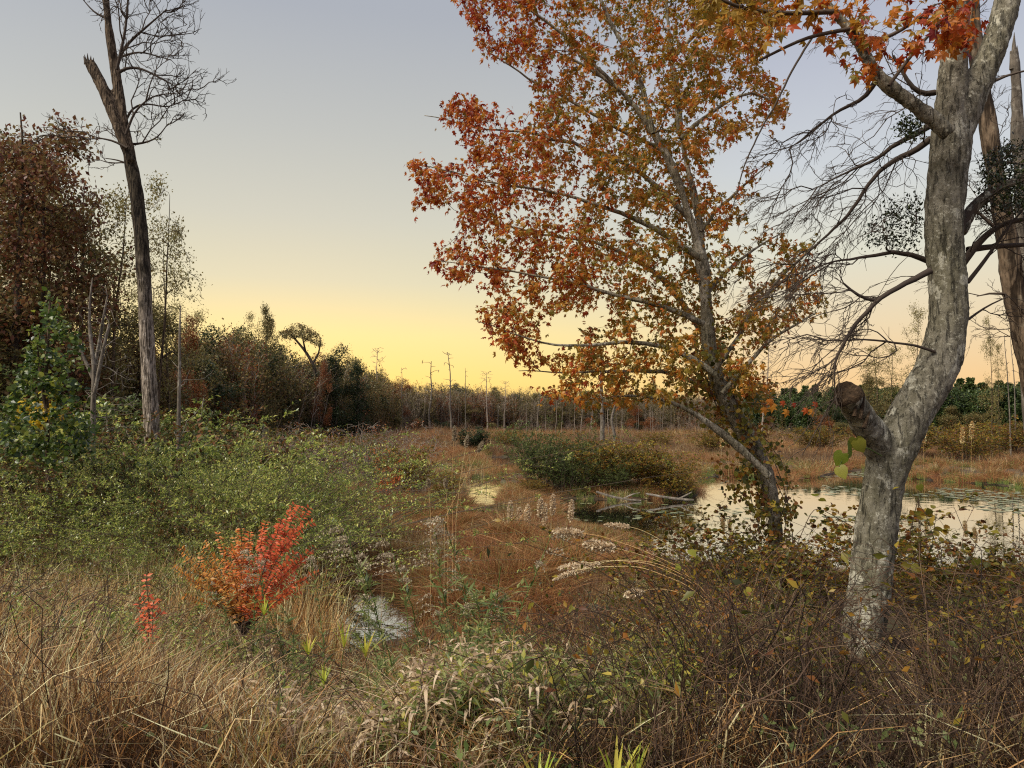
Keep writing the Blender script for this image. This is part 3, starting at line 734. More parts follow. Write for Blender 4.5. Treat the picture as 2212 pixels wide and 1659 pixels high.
def pine_kind(name, H, base, rad, n_w, barkm=None):
    """Whorled young pine: tiers of rising branches with needle brushes."""
    root = thing(name, 'x', 'tree'); b = MB(); tubes(b, np.stack([np.zeros(6), np.zeros(6), np.linspace(-0.4, H, 6)], -1), np.linspace(0.12, 0.015, 6), 6); b.build('trunk', M['brown_bark'], root)
    Pb, H_, az, ln = [], [], [], []
    for z in np.linspace(base, H - 0.25, n_w):
        t = (z - base) / (H - base)
        for k in range(rng.integers(5, 8)):
            Pb.append((0, 0, z)); a = rng.uniform(0, 6.28); az.append(a); r = rad * (1 - t) ** 0.75 * rng.uniform(0.65, 1.1) + 0.15; ln.append(r)
    Pb = np.array(Pb); az = np.array(az); r = np.array(ln); t = np.linspace(0, 1, 4)
    C = np.stack([np.cos(az)[:, None] * r[:, None] * t, np.sin(az)[:, None] * r[:, None] * t, Pb[:, 2:3] + r[:, None] * (0.15 * t + 0.45 * t ** 2)], -1)
    b = MB(); tubes(b, C, np.array([0.025, 0.02, 0.012, 0.005]), 3); b.build('branches', M['twig'], root)
    b = MB(); p, tt, tp, ix = sample_line(C, 16, 0.2, 1.0); k = 5
    p = np.repeat(p, k, 0) + rng.normal(size=(len(p) * k, 3)) * 0.09; tt = np.repeat(tt, k, 0)
    leaves(b, NEEDLE if False else DIA, p, unit(tt * 0.7 + rdir(len(p)) * 0.7 + [0, 0, 0.45]), rdir(len(p)), rng.uniform(0.22, 0.45, len(p)), rng.uniform(0.05, 0.95, len(p)))
    b.build('crown', FL['pine'], root); root['H'] = H; return root


def dead_kind(name, H, n_att, spread, barkm, tr=0.12, kinds=1, up=0.6, tipr=.03):
    root = thing(name, 'x', 'dead tree'); b = MB(); n = 9; t = np.linspace(0, 1, n)[:, None]; wob = np.cumsum(rng.normal(size=(n, 2)) * 0.09, 0); wob[0] = 0
    p, r = densify(np.c_[wob, t * H], tr * (1 - 0.75 * t[:, 0]), 0.4); p[0, 2] = -0.4; tubes(b, p, r, 7, 0.6); b.build('trunk', barkm, root)
    if n_att:
        a = rng.uniform(0, 6.28, n_att); z = H * rng.uniform(0.4, 1.0, n_att); rr = spread * rng.uniform(0.15, 1, n_att) * (1.15 - z / H * 0.6)
        att = np.stack([np.cos(a) * rr, np.sin(a) * rr, z + rr * up], -1)
        ch = grow([(p, r)], att, step=0.5, tipr=tipr, expo=0.4, jit=0.06); b = MB(); tube_chains(b, ch, 3, 0.5); b.build('branches', barkm, root)
    root['H'] = H; return root


K = {}
K['red'] = [tree_kind('maple_tree', 12, 1.2, 3.2, oval_shape, 680, 15, 0.16, FL['redleaf'], M['dark_bark'], 0.17) for _ in range(2)]
K['olive'] = [tree_kind('oak_tree', 12, 0.8, 3.4, oval_shape, 680, 16, 0.18, FL['olive'], M['dark_bark'], 0.2) for _ in range(3)]
K['rust'] = [tree_kind('maple_tree', 11, 0.7, 3.0, oval_shape, 560, 14, 0.17, FL['rustleaf'], M['dark_bark'], 0.14) for _ in range(2)]
K['deep'] = [tree_kind('evergreen_tree', 11, 0.8, 3.4, oval_shape, 560, 17, 0.19, FL['deep'], M['dark_bark'], 0.18) for _ in range(2)]
K['pale'] = [tree_kind('slender_tree', 12, 3.5, 2.2, oval_shape, 380, 7, 0.13, FL['pale'], M['brown_bark'], 0.11) for _ in range(2)]
K['grey'] = [tree_kind('bare_tree', 11, 1.8, 2.3, oval_shape, 520, 1, 0.12, FL['olive'], M['pale_bark'], 0.10, twigm=FL.get('x') or M['greytwig'], tipr=0.010) for _ in range(3)]
K['pine'] = [pine_kind('pine_tree', 9, 0.6, 2.0, 17), pine_kind('pine_tree', 9, 0.5, 1.7, 19)]
K['dead'] = [dead_kind('dead_tree', 10, 22, 1.7, M['pale_bark'], tipr=.035), dead_kind('dead_tree', 10, 110, 1.5, M['greytwig'], tr=0.10, tipr=.022), dead_kind('dead_tree', 10, 7, 0.7, M['pale_bark'], tr=0.10, tipr=.03), dead_kind('dead_tree', 10, 9, 0.8, M['greytwig'], tr=0.10, tipr=.03), dead_kind('dead_tree', 10, 5, 0.6, M['greytwig'], tr=0.08, tipr=.03)]
K['shrub'] = [tree_kind('undergrowth_shrub', 3, 0.2, 1.7, oval_shape, 300, 13, 0.12, mt, M['twig'], 0.03, stems_=4, tipr=0.006) for mt in (FL['olive'], FL['deep'], FL['rustleaf'])]
K['brush'] = [tree_kind('leafless_shrub', 3, 0.3, 1.6, oval_shape, 520, 1, 0.07, FL['rustleaf'], M['greytwig'], 0.03, stems_=5, tipr=0.006, twigm=M['greytwig']) for _ in range(2)]
USED = set()


def place(kind, x, y, H, label, group, wide=1.0, var=None, rz=None, tilt=0.0):
    ks = K[kind]; k = ks[(int(rng.integers(0, len(ks))) if var is None else var) % len(ks)]; s = H / k['H']; z = float(gh(np.array([x]), np.array([y]))[0]) if y < 160 else 0.5
    rz = float(rng.uniform(0, 6.28)) if rz is None else rz; tl = (float(rng.normal() * 0.03), float(rng.normal() * 0.03) + tilt)
    args = ((x, y, z - 0.1), rz, (s * wide, s * wide, s))
    if k.name not in USED:
        USED.add(k.name); KIDS[k.name] = [(c, []) for c in bpy.data.objects if c.parent is k]
        k.location, k.rotation_euler, k.scale = args[0], (tl[0], tl[1], rz), args[2]; k['label'] = label
        if group: k['group'] = group
        elif 'group' in k: del k['group']
        return k
    r = copy_tree(k, args[0], rz, args[2], label, group, tl)
    if not group and 'group' in r: del r['group']
    return r


PU = [-500, -300, 0, 150, 300, 450, 600, 700, 800, 900, 1100, 1300, 1500, 1650, 1750, 1900, 2100, 2300, 2900]
PD = [26, 28, 32, 36, 42, 56, 74, 88, 110, 140, 165, 170, 160, 128, 116, 110, 105, 100, 95]
PT = [230, 240, 275, 500, 615, 690, 745, 765, 806, 828, 842, 846, 848, 848, 846, 838, 832, 830, 828]
LAB = {'red': ('dark red leaved maple of the wood at the left edge', 'dark red maples of the left wood'), 'olive': ('olive brown leafy tree in the treeline beyond the marsh', 'olive trees of the treeline'),
       'rust': ('rust coloured tree among the greener treeline beyond the marsh', 'rust coloured trees of the treeline'), 'deep': ('dark green bushy evergreen low in the treeline', 'dark evergreens of the treeline'),
       'pale': ('slender thin-leaved yellow green tree standing in the wood', 'thin-leaved trees of the treeline'), 'grey': ('leafless grey tree in the far treeline behind the marsh', 'leafless grey trees of the treeline'),
       'pine': ('dark green pine of the plantation across the river', 'pines across the river')}
for row in range(4):
    u = -420.0
    while u < 2700:
        D = np.interp(u, PU, PD) + row * (3.2 if u < 600 else 7.0) + rng.uniform(-1.5, 1.5); top = np.interp(u, PU, PT)
        frac = [0.62, 0.86, 1.0, 1.0][row] * rng.uniform(0.88, 1.06)
        H = (CAM_Z + (912 - top) / F * D) * frac
        c = rng.uniform()
        if u < 130: kd = 'red' if c < 0.2 and row else ('olive' if c < 0.65 else ('pale' if c < .88 else 'deep'))
        elif u < 330: kd = 'red' if c < 0.14 else ('pale' if c < 0.6 and row > 0 else ('olive' if c < 0.9 else 'rust'))
        elif u < 850: kd = 'olive' if c < 0.5 else ('deep' if c < 0.7 else ('rust' if c < 0.82 else ('grey' if c < 0.9 else 'pale')))
        elif u < 1620: kd = 'grey' if c < 0.68 else ('olive' if c < 0.84 else ('rust' if c < 0.9 else 'deep'))
        else: kd = 'pine' if c < 0.78 else ('olive' if c < 0.95 else 'deep')
        if row == 0 and 330 < u < 800 and c < 0.5: kd = 'deep' if c < 0.25 else 'olive'
        wd = {'pine': 1.0, 'grey': 1.25, 'pale': 1.0}.get(kd, 1.15) * (1.25 if H < 9 else 1.0)
        place(kd, (u - 1106) / F * D, D, H, LAB[kd][0], LAB[kd][1], wide=wd)
        w_m = {'pine': 2.6, 'grey': 3.2, 'pale': 3.5}.get(kd, 4.4) * H / 10 * wd
        u += w_m / D * F * rng.uniform(0.65, 1.0)
# the depth of the wood behind its first trees, which reads as one mass
def wood_mass(name, mats, n_st, m_leaf, leaf, H=8.0):
    b = MB(); a = rng.uniform(0, 6.28, n_st); r = 1.9 * np.sqrt(rng.uniform(0, 1, n_st)); Pb = np.stack([np.cos(a) * r, np.sin(a) * r, np.zeros(n_st) - .3], -1)
    C = stems(Pb, H * rng.uniform(.35, 1.0, n_st), rng.uniform(0, 6.28, n_st), .06, 0, 6, .01, 1.2); ribbons(b, C, .065, rng.uniform(.1, .8, n_st), 0)
    p, tt, tp, _ = sample_line(C, 16, .2, 1); az = rng.uniform(0, 6.28, len(p)); C2 = stems(p, rng.uniform(.3, 1.1, len(p)), az, .7, 0, 4, .05); ribbons(b, C2, .035, rng.uniform(.2, .9, len(p)), 0)
    if m_leaf: q, t2, _, _ = sample_line(C2, m_leaf, .2, 1); q = q + rng.normal(size=q.shape) * .12; leaves(b, DIA, q, rdir(len(q)), rdir(len(q)) + [0, 0, .8], leaf * rng.uniform(.6, 1.3, len(q)), rng.uniform(.05, .95, len(q)), 1)
    return b.mesh(name, mats)


FL['dimleaf'] = foliage('grey_brown_leaves', [(70, 62, 46), (100, 90, 66), (116, 106, 76), (116, 90, 68)], var=0.25, noise=0.3)  # colours lightened to imitate pale haze over the far wood
WM = [wood_mass('wood_grey', [M['greytwig'], FL['dimleaf']], 26, 5, .15) for _ in range(3)] + [wood_mass('wood_olive', [M['twig'], FL['olive']], 26, 9, .2) for _ in range(2)] + [wood_mass('wood_pine', [M['twig'], FL['pine']], 18, 38, .27)] + [wood_mass('wood_rust', [M['greytwig'], FL['rustleaf']], 30, 6, .18)]
n = 5200; u = rng.uniform(-500, 2750, n); D = np.interp(u, PU, PD) + 1.0 + 42 * rng.uniform(0, 1, n) ** 1.3; u = u; x = (u - 1106) / F * D
H = (CAM_Z + (912 - np.interp(u, PU, PT)) / F * np.interp(u, PU, PD)) * rng.uniform(.6, 1.04, n) * np.interp(u, [0, 330, 500], [.58, .68, 1]) * (1 - .12 * (noise2(x, D, 6.0) > .2))
c = rng.uniform(size=n); nz_ = noise2(x, D, 9.0) * .4 + c
pick = np.where(u < 850, np.where(nz_ < .75, 3 + rng.integers(0, 2, n), np.where(nz_ < .95, 6, rng.integers(0, 3, n))), np.where(u < 1620, np.where(nz_ < .45, rng.integers(0, 3, n), np.where(nz_ < .85, rng.integers(3, 5, n), 6)), np.where(nz_ < .72, 5, 3)))
scatter('distant_woods', WM, np.stack([x, D, np.full(n, .2)], -1), rng.uniform(0, 6.28, n), H / 8.0, pick, rng.normal(size=n) * .08, 'dense autumn wood closing the marsh behind its first trees')
# undergrowth along the foot of the wood
for row in range(2):
    u = -300.0
    while u < 2500:
        D = np.interp(u, PU, PD) - 2.0 - row * (2.5 if u < 600 else 5) ; H = rng.uniform(2.2, 4.0) * (1 if row == 0 else 0.7) * (1.25 if u < 500 else 1)
        c = rng.uniform(); kd = 'brush' if (600 < u < 1650 and c < 0.7) or c < 0.2 else 'shrub'
        place(kd, (u - 1106) / F * D, D, H, 'grey brown leafless shrub thicket at the edge of the marsh' if kd == 'brush' else 'leafy bush at the foot of the treeline', 'leafless shrubs at the marsh edge' if kd == 'brush' else 'bushes at the foot of the treeline', wide=1.3)
        u += 2.6 * H / 3 * 1.3 / D * F * rng.uniform(0.8, 1.2)


def at_px(u, vb, vt, D): return (u - 1106) / F * D, D, CAM_Z + (912 - vt) / F * D


for (u, vt, D, kd, var, wide, lab) in [
    (565, 688, 66, 'olive', 0, 0.45, 'narrow dark tree rising above the treeline left of the glow'),
    (520, 700, 68, 'pale', 0, 0.7, 'thin-leaved tree just left of the narrow dark tree'),
    (728, 765, 86, 'deep', 0, 0.9, 'rounded dark pine on the skyline beside the leaning umbrella-shaped tree'),
    (770, 800, 88, 'deep', 1, 0.8, 'low rounded dark tree on the skyline right of the dark pine'),
    (690, 800, 80, 'rust', 0, 0.5, 'small orange-red tree below the skyline, under the leaning tree'),
    (410, 720, 48, 'rust', 1, 0.6, 'orange brown tree beside the tall bare snag'),
    (812, 775, 120, 'dead', 1, 1.0, 'reddish bare feathery tree alone above the skyline'),
    (930, 800, 140, 'dead', 0, 1.6, 'wide forked bare tree on the far skyline'),
    (975, 778, 138, 'dead', 0, 1.2, 'tallest forked dead tree on the far skyline'),
    (1007, 808, 140, 'dead', 2, 1.0, 'thin dead spar right of the tallest forked dead tree'),
    (868, 812, 130, 'dead', 0, 0.9, 'small leaning bare tree between the reddish tree and the forked ones'),
    (1050, 815, 150, 'dead', 1, 1.4, 'bare brushy tree on the far skyline right of the dead spars'),
    (1090, 835, 150, 'dead', 1, 1.2, 'low bare brushy tree on the far skyline near the maple leaves'),
    (1648, 765, 100, 'dead', 1, 1.3, 'bare upright tree on the skyline right of the maple trunk'),
    (1885, 762, 96, 'pale', 0, 1.5, 'broad thin-leaved tree over the pines behind the broken limb'),
    (1925, 752, 96, 'pale', 1, 1.0, 'thin-leaved tree over the pines beside the thick grey trunk'),
    (1880, 800, 90, 'olive', 1, 0.9, 'rounded olive tree standing before the pines'),
    (1975, 660, 70, 'pale', 1, 0.6, 'thin-leaved slender tree half hidden by the thick grey trunk'),
    (2138, 700, 62, 'pale', 0, 0.45, 'taller of the two pale slender trees right of the thick trunk'),
    (2157, 730, 60, 'pale', 1, 0.4, 'shorter of the two pale slender trees right of the thick trunk'),
    (2180, 735, 60, 'dead', 2, 0.7, 'pale bare pole of a tree right of the two slender trees'),
    (2193, 745, 64, 'dead', 2, 0.7, 'bare pole of a tree behind the leaning trunk at the edge'),
    (235, 430, 34, 'pale', 1, 0.9, 'tall yellow green thin-leaved tree left of the tall bare snag'),
    (375, 545, 40, 'pale', 0, 0.8, 'thin-leaved tree right of the tall bare snag'),
    (330, 430, 36, 'pale', 0, 0.7, 'tall thin-leaved tree directly behind the tall bare snag'),
    (40, 262, 31, 'red', 0, 1.0, 'tallest dark red maple at the left edge of the view'),
    (95, 345, 32, 'red', 1, 0.8, 'dark red maple, second from the left edge'),
    (170, 410, 35, 'olive', 1, 0.7, 'dark tree between the red maples and the thin-leaved trees')]:
    x, y, H = at_px(u, 0, vt, D); place(kd, x, y, H * 1.04, lab, None, wide=wide, var=var)
# pale standing poles in the flooded edge of the far wood
for i in range(20):
    u = 1120 + (i / 20) * 330 + rng.uniform(-9, 9); D = rng.uniform(118, 150); H = rng.uniform(4.0, 9.0)
    place('dead', (u - 1106) / F * D, D, H, 'pale bare pole standing in the flooded edge of the far wood', 'pale poles in the flooded wood', var=3 + i % 2, wide=rng.uniform(.6, 1.0))
for i in range(10):
    u = 700 + 420 * rng.uniform(); D = np.interp(u, PU, PD) - rng.uniform(3, 8); H = rng.uniform(5.0, 8.5)
    place('dead', (u - 1106) / F * D, D, H, 'grey bare pole in front of the dark wood beyond the marsh', 'grey poles before the dark wood', var=int(rng.integers(0, 3)), wide=1.0)

# the leaning umbrella-shaped tree on the skyline
root = thing('leaning_tree', 'leaning umbrella-shaped tree standing dark against the glow', 'tree', P(682, 900, 84)); b = MB()
main = [densify([P(682, 905, 84), P(682, 800, 84), P(665, 765, 84), P(640, 735, 84), P(618, 712, 84)], [0.28, 0.2, 0.16, 0.12, 0.05], 0.5),
        densify([P(675, 785, 84), P(690, 765, 84.5), P(692, 735, 85)], [0.15, 0.1, 0.05], 0.5), densify([P(660, 760, 84), P(655, 735, 83), P(650, 712, 82.5)], [0.13, 0.08, 0.04], 0.5)]
for p, r in main: tubes(b, p, r, 7)
b.build('trunk', M['dark_bark'], root)
q = sample_poly([(600, 722), (625, 704), (655, 700), (690, 722), (698, 750), (680, 745), (650, 728), (615, 735)], 260); att = np.array([P(u, v, 84 + rng.normal() * 1.4) for u, v in q])
ch = grow(main, att, step=0.6, tipr=0.02, jit=0.04); b = MB(); tube_chains(b, ch, 3); b.build('branches', M['dark_bark'], root)
b = MB(); p, tt = chain_points(ch, 7, 0.5, 1); p = p + rng.normal(size=p.shape) * 0.15; leaves(b, DIA, p, rdir(len(p)), rdir(len(p)) + [0, 0, 1.5], 0.22, rng.uniform(0, 1, len(p))); b.build('crown', FL['olive'], root)

# two grey snags out on the marsh
for (u, vb, vt, D, r0, lab) in [(1300, 966, 795, 88, 0.30, 'taller grey snag on the marsh below the maple boughs'), (1325, 966, 868, 86, 0.22, 'shorter bent grey snag on the marsh right of the taller one')]:
    root = thing('grey_snag', lab, 'dead tree', P(u, vb, D)); b = MB(); n = 7
    pts = np.array([P(u + (6 * math.sin(i * 1.3) if r0 < 0.25 else 1.5 * math.sin(i)), vb + 4 + (vt - vb - 4) * i / (n - 1), D) for i in range(n)])
    p, r = densify(pts, np.linspace(r0, r0 * 0.55, n), 0.5); tubes(b, p, r, 8, 0.5, 0, True); b.build('trunk', M['pale_bark'], root)
    b = MB(); ch = grow([(p, r)], [p[-3] + [0.6, 0, 0.9], p[-6] + [-0.7, 0.2, 0.6], p[len(p) // 2] + [0.5, 0.3, 0.5]], tipr=0.03); tube_chains(b, ch, 4); b.build('branches', M['pale_bark'], root)

# ---------------------------------------------------------------- the thick grey leaning tree on the right (5.4 m away)
def path(pts, Y=None, k=1.0):
    """[(u, v, half width px, Y)] -> world points and radii"""
    a = [(q if len(q) == 4 else (*q, Y)) for q in pts]
    return np.array([P(u, v, y) for u, v, _, y in a]), np.array([h / F * y for _, _, h, y in a])


def organic(name, polys, voxel, mat, parent, amp=0.012, sides=20, step=0.08, smooth=4, fscale=9.0, squash=0.5, lumps=0.015):
    """Several limbs melted into one continuous body, then roughened."""
    b = MB()
    for p, r in polys:
        p, r = densify(p, r, step); tubes(b, p, r, sides, 0.5, 0, True)
    me = b.mesh(name + '_raw', mat); o = bpy.data.objects.new(name + '_raw', me); COL.objects.link(o)
    md = o.modifiers.new('r', 'REMESH'); md.mode = 'VOXEL'; md.voxel_size = voxel
    ms = o.modifiers.new('s', 'SMOOTH'); ms.iterations = smooth; ms.factor = 0.6
    dg = bpy.context.evaluated_depsgraph_get(); ev = o.evaluated_get(dg); new = bpy.data.meshes.new_from_object(ev); bpy.data.objects.remove(o); new.name = name
    n = len(new.vertices); co = np.zeros(n * 3); new.vertices.foreach_get('co', co); co = co.reshape(-1, 3)
    nr = np.zeros(n * 3, np.float32); new.vertex_normals.foreach_get('vector', nr); nr = nr.reshape(-1, 3)
    q = co * [1, 1, squash]
    d = amp * (0.6 * vnoise(q * fscale * 2.3) + 0.5 * vnoise(q * fscale * 5.1) + 0.35 * vnoise(q * fscale * 11)) + lumps * vnoise(co * 2.6) + amp * 0.8 * (np.abs(vnoise(q * fscale)) - 0.4)
    co = co + nr * d[:, None]; new.vertices.foreach_set('co', co.ravel().astype(np.float32))
    new.polygons.foreach_set('use_smooth', np.ones(len(new.polygons), bool)); new.update()
    new.materials.clear(); new.materials.append(mat)
    return link(name, new, parent)


YB = 5.4
TK = .9
big = thing('grey_barked_tree', 'thick crooked grey tree with a broken-off limb and mottled lichen bark', 'tree', P(1862, 1405, YB))
trunk_l = path([(1850, 1520, 66), (1858, 1440, 60), (1862, 1390, 53), (1876, 1280, 50), (1888, 1180, 47.5), (1900, 1090, 47), (1914, 1010, 48), (1935, 960, 48), (1958, 915, 49), (1985, 866, 50), (2016, 815, 50), (2038, 765, 47), (2047, 700, 44.5),
                (2049, 620, 43.5), (2038, 540, 43), (2037, 450, 44), (2046, 380, 44), (2052, 310, 46), (2056, 250, 38), (2058, 180, 32), (2064, 100, 31), (2066, 0, 30), (2062, -120, 27), (2070, -260, 23), (2075, -420, 15), (2080, -600, 6)], YB)
fork_r = path([(2052, 320, 34), (2078, 255, 36), (2105, 195, 34), (2134, 130, 32), (2155, 70, 31), (2178, 0, 30), (2200, -80, 27), (2230, -200, 22), (2250, -350, 12)], YB)
stump = path([(1925, 1010, 40, YB), (1902, 965, 38, YB - .02), (1875, 925, 35, YB - .10), (1852, 890, 33, YB - .18), (1836, 862, 33, YB - .27), (1830, 850, 31, YB - .32)])
limb = path([(2050, 290, 22), (2016, 256, 19), (1975, 228, 16.5), (1930, 195, 16), (1890, 165, 15.5), (1872, 130, 15), (1862, 95, 14), (1835, 62, 13), (1800, 25, 12.5), (1768, -12, 12), (1730, -70, 10), (1680, -150, 7)], YB - 0.25)
limb[0][:, 1] += 0; limb_p = limb
low_r = path([(2070, 500, 18), (2092, 460, 13), (2120, 425, 11.5), (2155, 405, 10), (2200, 388, 8), (2260, 370, 6), (2330, 350, 3)], YB + 0.15)
low_r2 = path([(2075, 575, 9), (2100, 540, 8), (2130, 505, 7.5), (2165, 480, 6), (2240, 470, 4)], YB + 0.4)
roots = [path([(1868, 1360, 26, YB), (1828, 1440, 20, YB - .1), (1795, 1530, 12, YB - .2)]), path([(1880, 1350, 26, YB), (1925, 1450, 20, YB - .05), (1960, 1530, 10, YB - .1)]), path([(1870, 1360, 26, YB), (1872, 1450, 22, YB - .22), (1870, 1540, 12, YB - .4)])]
organic('trunk', [(p_, r_ * TK) for p_, r_ in (trunk_l, fork_r, stump, low_r)] + [(limb_p[0], limb_p[1] * .8)] + roots, 0.0125, M['big_bark'], big, amp=0.010)
# the sawn and rotted end of the broken limb, and the splinter standing on it
b = MB(); c = P(1827, 845, YB - .345); ax = unit(P(1827, 845, YB - .345) - P(1842, 872, YB - .24)); ux = unit(np.cross(ax, [0.2, 1, 0.1])); wx_ = np.cross(ax, ux)
rg = []; nr_, ns_ = 7, 28
for i in range(nr_):
    rr = 0.098 * i / (nr_ - 1)
    for j in range(ns_):
        a = j / ns_ * 6.283; q = c + (ux * math.cos(a) + wx_ * math.sin(a)) * rr * (1 + 0.10 * math.sin(3 * a + 1)); h = 0.014 * (vnoise(q[None] * 34)[0]) + (0.012 if i == nr_ - 1 else -0.012 * (1 - i / nr_)) - (0.05 if i == nr_ - 1 else 0)
        rg.append(q + ax * h)
f = [(i * ns_ + j, i * ns_ + (j + 1) % ns_, (i + 1) * ns_ + (j + 1) % ns_, (i + 1) * ns_ + j) for i in range(nr_ - 1) for j in range(ns_)]
b.add(rg, f); b.build('cut_face', M['cut'], big)
b = MB(); s0 = P(1850, 880, YB - .33); tubes(b, np.array([s0, P(1856, 862, YB - .36), P(1866, 846, YB - .38)]), np.array([0.012, 0.010, 0.002]), 5); b.build('splinter', M['pale_bark'], big)
b = MB()
for (u0, v0, u1, v1) in [(1858, 905, 1868, 850), (1846, 900, 1850, 868), (1866, 925, 1880, 885), (1812, 870, 1806, 838)]:
    n = 5; pp = np.array([P(u0 + (u1 - u0) * k / 4, v0 + (v1 - v0) * k / 4, YB - .36 + .02 * k / 4) for k in range(n)]); tubes(b, pp, np.array([.016, .015, .012, .008, .002]), 5)
b.build('torn_bark', M['cut'], big)

# its bare twigs: everything fine on the left of the trunk, grown from a few traced boughs
boughs = [path([(2010, 585, 9), (1985, 600, 8), (1950, 620, 7), (1915, 632, 6.5), (1890, 652, 6), (1862, 682, 5), (1840, 715, 4.5), (1815, 750, 4), (1800, 772, 3.5), (1795, 800, 2), (1798, 840, 1.2), (1800, 880, .8)], YB - .35),
          path([(1895, 650, 5), (1870, 648, 4.5), (1845, 636, 4), (1818, 610, 2.5)], YB - .3),
          path([(2008, 565, 8), (1990, 560, 7), (1960, 545, 6), (1930, 543, 5.5), (1890, 552, 4.5), (1850, 562, 3.5), (1790, 566, 2), (1720, 590, 1.2)], YB + .2),
          path([(2010, 300, 9), (1985, 320, 8), (1960, 330, 8), (1930, 345, 6.5), (1900, 362, 5.5), (1870, 390, 5), (1850, 430, 4.5), (1820, 475, 4), (1780, 510, 3), (1740, 550, 2), (1700, 585, 1)], YB + .25),
          path([(2012, 270, 9), (1985, 285, 8), (1940, 305, 6), (1890, 345, 4.5), (1840, 365, 3), (1790, 395, 2), (1740, 420, 1)], YB + .5),
          path([(1893, 172, 8), (1880, 205, 6), (1850, 222, 5), (1810, 235, 4), (1780, 260, 3), (1735, 300, 2), (1700, 330, 1)], YB - .1),
          path([(2020, 200, 8), (1990, 215, 7), (1960, 170, 5), (1930, 120, 3)], YB + .5),
          path([(1765, 60, 3.2), (1735, 120, 3), (1690, 210, 2.6), (1650, 290, 2.2), (1610, 370, 1.8), (1590, 450, 1.2), (1560, 520, .7)], YB + .7),
          path([(2020, 760, 4), (1960, 742, 3), (1880, 735, 2.5), (1800, 738, 1.8), (1740, 728, 1)], YB - .1)]
b = MB()
for i, (p, r) in enumerate(boughs):
    boughs[i] = densify(p, r * 0.85, 0.07); p, r = boughs[i]; p[1:] += np.cumsum(rng.normal(size=(len(p) - 1, 3)) * 0.004, 0); tubes(b, p, r, 7, 0.15)
att = []
for poly, n, dy, dv in [([(1690, 330), (1740, 250), (1900, 150), (2010, 230), (1990, 420), (1850, 520), (1760, 600), (1710, 470)], 420, 0.3, 0.5),
                        ([(1700, 560), (1900, 440), (1990, 470), (1985, 600), (1900, 690), (1820, 790), (1750, 800), (1690, 700)], 420, 0.0, 0.4),
                        ([(1700, 680), (1800, 700), (1990, 690), (1960, 760), (1870, 760), (1720, 790)], 110, 0, 0.3),
                        ([(1790, 760), (1815, 760), (1800, 900), (1760, 900)], 14, -.3, 0.1),
                        ([(1880, 60), (2010, 60), (2010, 250), (1900, 200)], 140, 0.3, 0.4)]:
    q = sample_poly(poly, n); att += [P(u, v, YB + dy + rng.normal() * dv) for u, v in q]
twiggery(b, [q_ for i_, q_ in enumerate(boughs) if i_ != 7], (5.5, 9, 16), (.75, .36, .13), (.0055, .0033, .0021), droop=(-.12, 0, -.22), bias=(-.25, 0, -.12), att=.2)
ch = grow(boughs, np.array(att)[rng.permutation(len(att))[:170]], step=0.1, tipr=0.0024, expo=0.42, bend=0.4, jit=0.02, sag=0.04, maxr=0.010); tube_chains(b, ch, 4, .2)
twiggery(b, [(c_, None) for c_, _ in ch], (6,), (.14,), (.0021,), att=.2)
b.build('bare_twigs', M['twig'], big)
# right side twigs
rb = [path([(2090, 610, 5), (2130, 560, 4), (2170, 500, 3), (2212, 450, 2)], YB + .3), path([(2090, 540, 8), (2140, 532, 6), (2200, 530, 5), (2260, 525, 4)], YB + .45), low_r, low_r2,
      path([(2092, 690, 3), (2130, 660, 2), (2180, 640, 1.5)], YB + .2)]
b = MB()
for i, (p, r) in enumerate(rb):
    rb[i] = densify(p, r, 0.07)
    if i != 3: tubes(b, *rb[i], 6, 0.3)
tubes(b, *rb[3], 6, 0.3)
twiggery(b, rb, (6, 9, 16), (.7, .32, .12), (.005, .0032, .0021), droop=(.05, 0, -.2), bias=(.1, 0, 0), att=.2); b.build('bare_twigs', M['twig'], big)

# dark evergreen tufts growing on it
FL['holly'] = foliage('dark_evergreen_leaves', [(16, 22, 12), (28, 38, 18), (44, 56, 26), (66, 74, 36)], trans=0.2, rough=0.3, spec=0.5)


def evergreen_clump(poly, Y, dy, n, mains, lab, parent):
    q = sample_poly(poly, n); c2 = grow(mains, np.array([P(u, v, Y + rng.normal() * dy) for u, v in q]), step=0.07, tipr=0.0018, expo=0.4, maxr=.008); bb = MB(); tube_chains(bb, c2, 3, .1); bb.build('twigs', M['twig'], parent)
    bb = MB(); p, tt = chain_points(c2, 13, 0.3, 1.0); p = p + rng.normal(size=p.shape) * .03; D = unit(tt * .8 + rdir(len(p)) + [0, 0, .2]); leaves(bb, OVAL, p, D, rdir(len(p)) + [0, 0, .8], .03 * rng.uniform(.6, 1.3, len(p)), rng.uniform(0, .9, len(p))); bb.build('leaf_tuft', FL['holly'], parent)


evergreen_clump([(1870, 500), (1885, 455), (1905, 470), (1925, 420), (1950, 440), (1992, 425), (1995, 500), (1985, 545), (1950, 520), (1925, 548), (1905, 510), (1885, 535)], YB + .5, .22, 75, [boughs[2], densify(*path([(2005, 500, 4), (1980, 480, 3), (1940, 470, 2)], YB + .4), .05)], '', big)
evergreen_clump([(1925, 270), (1990, 240), (1995, 290), (1960, 300)], YB + .4, .08, 40, [boughs[4], boughs[3]], '', big)
evergreen_clump([(2110, 350), (2160, 315), (2230, 300), (2260, 400), (2230, 450), (2170, 460), (2125, 420)], YB + .2, .16, 200, [rb[2]], '', big)

# ---------------------------------------------------------------- leaves of the two maples
FL['maple'] = foliage('maple_leaves', [(104, 26, 20), (146, 50, 26), (168, 78, 30), (178, 102, 36), (178, 120, 42), (160, 122, 44), (122, 110, 42)], trans=0.45, rough=0.45, noise=0.9, var=0.42, tint=False, gain=1.2)
MAT_LEAF = FL['maple']


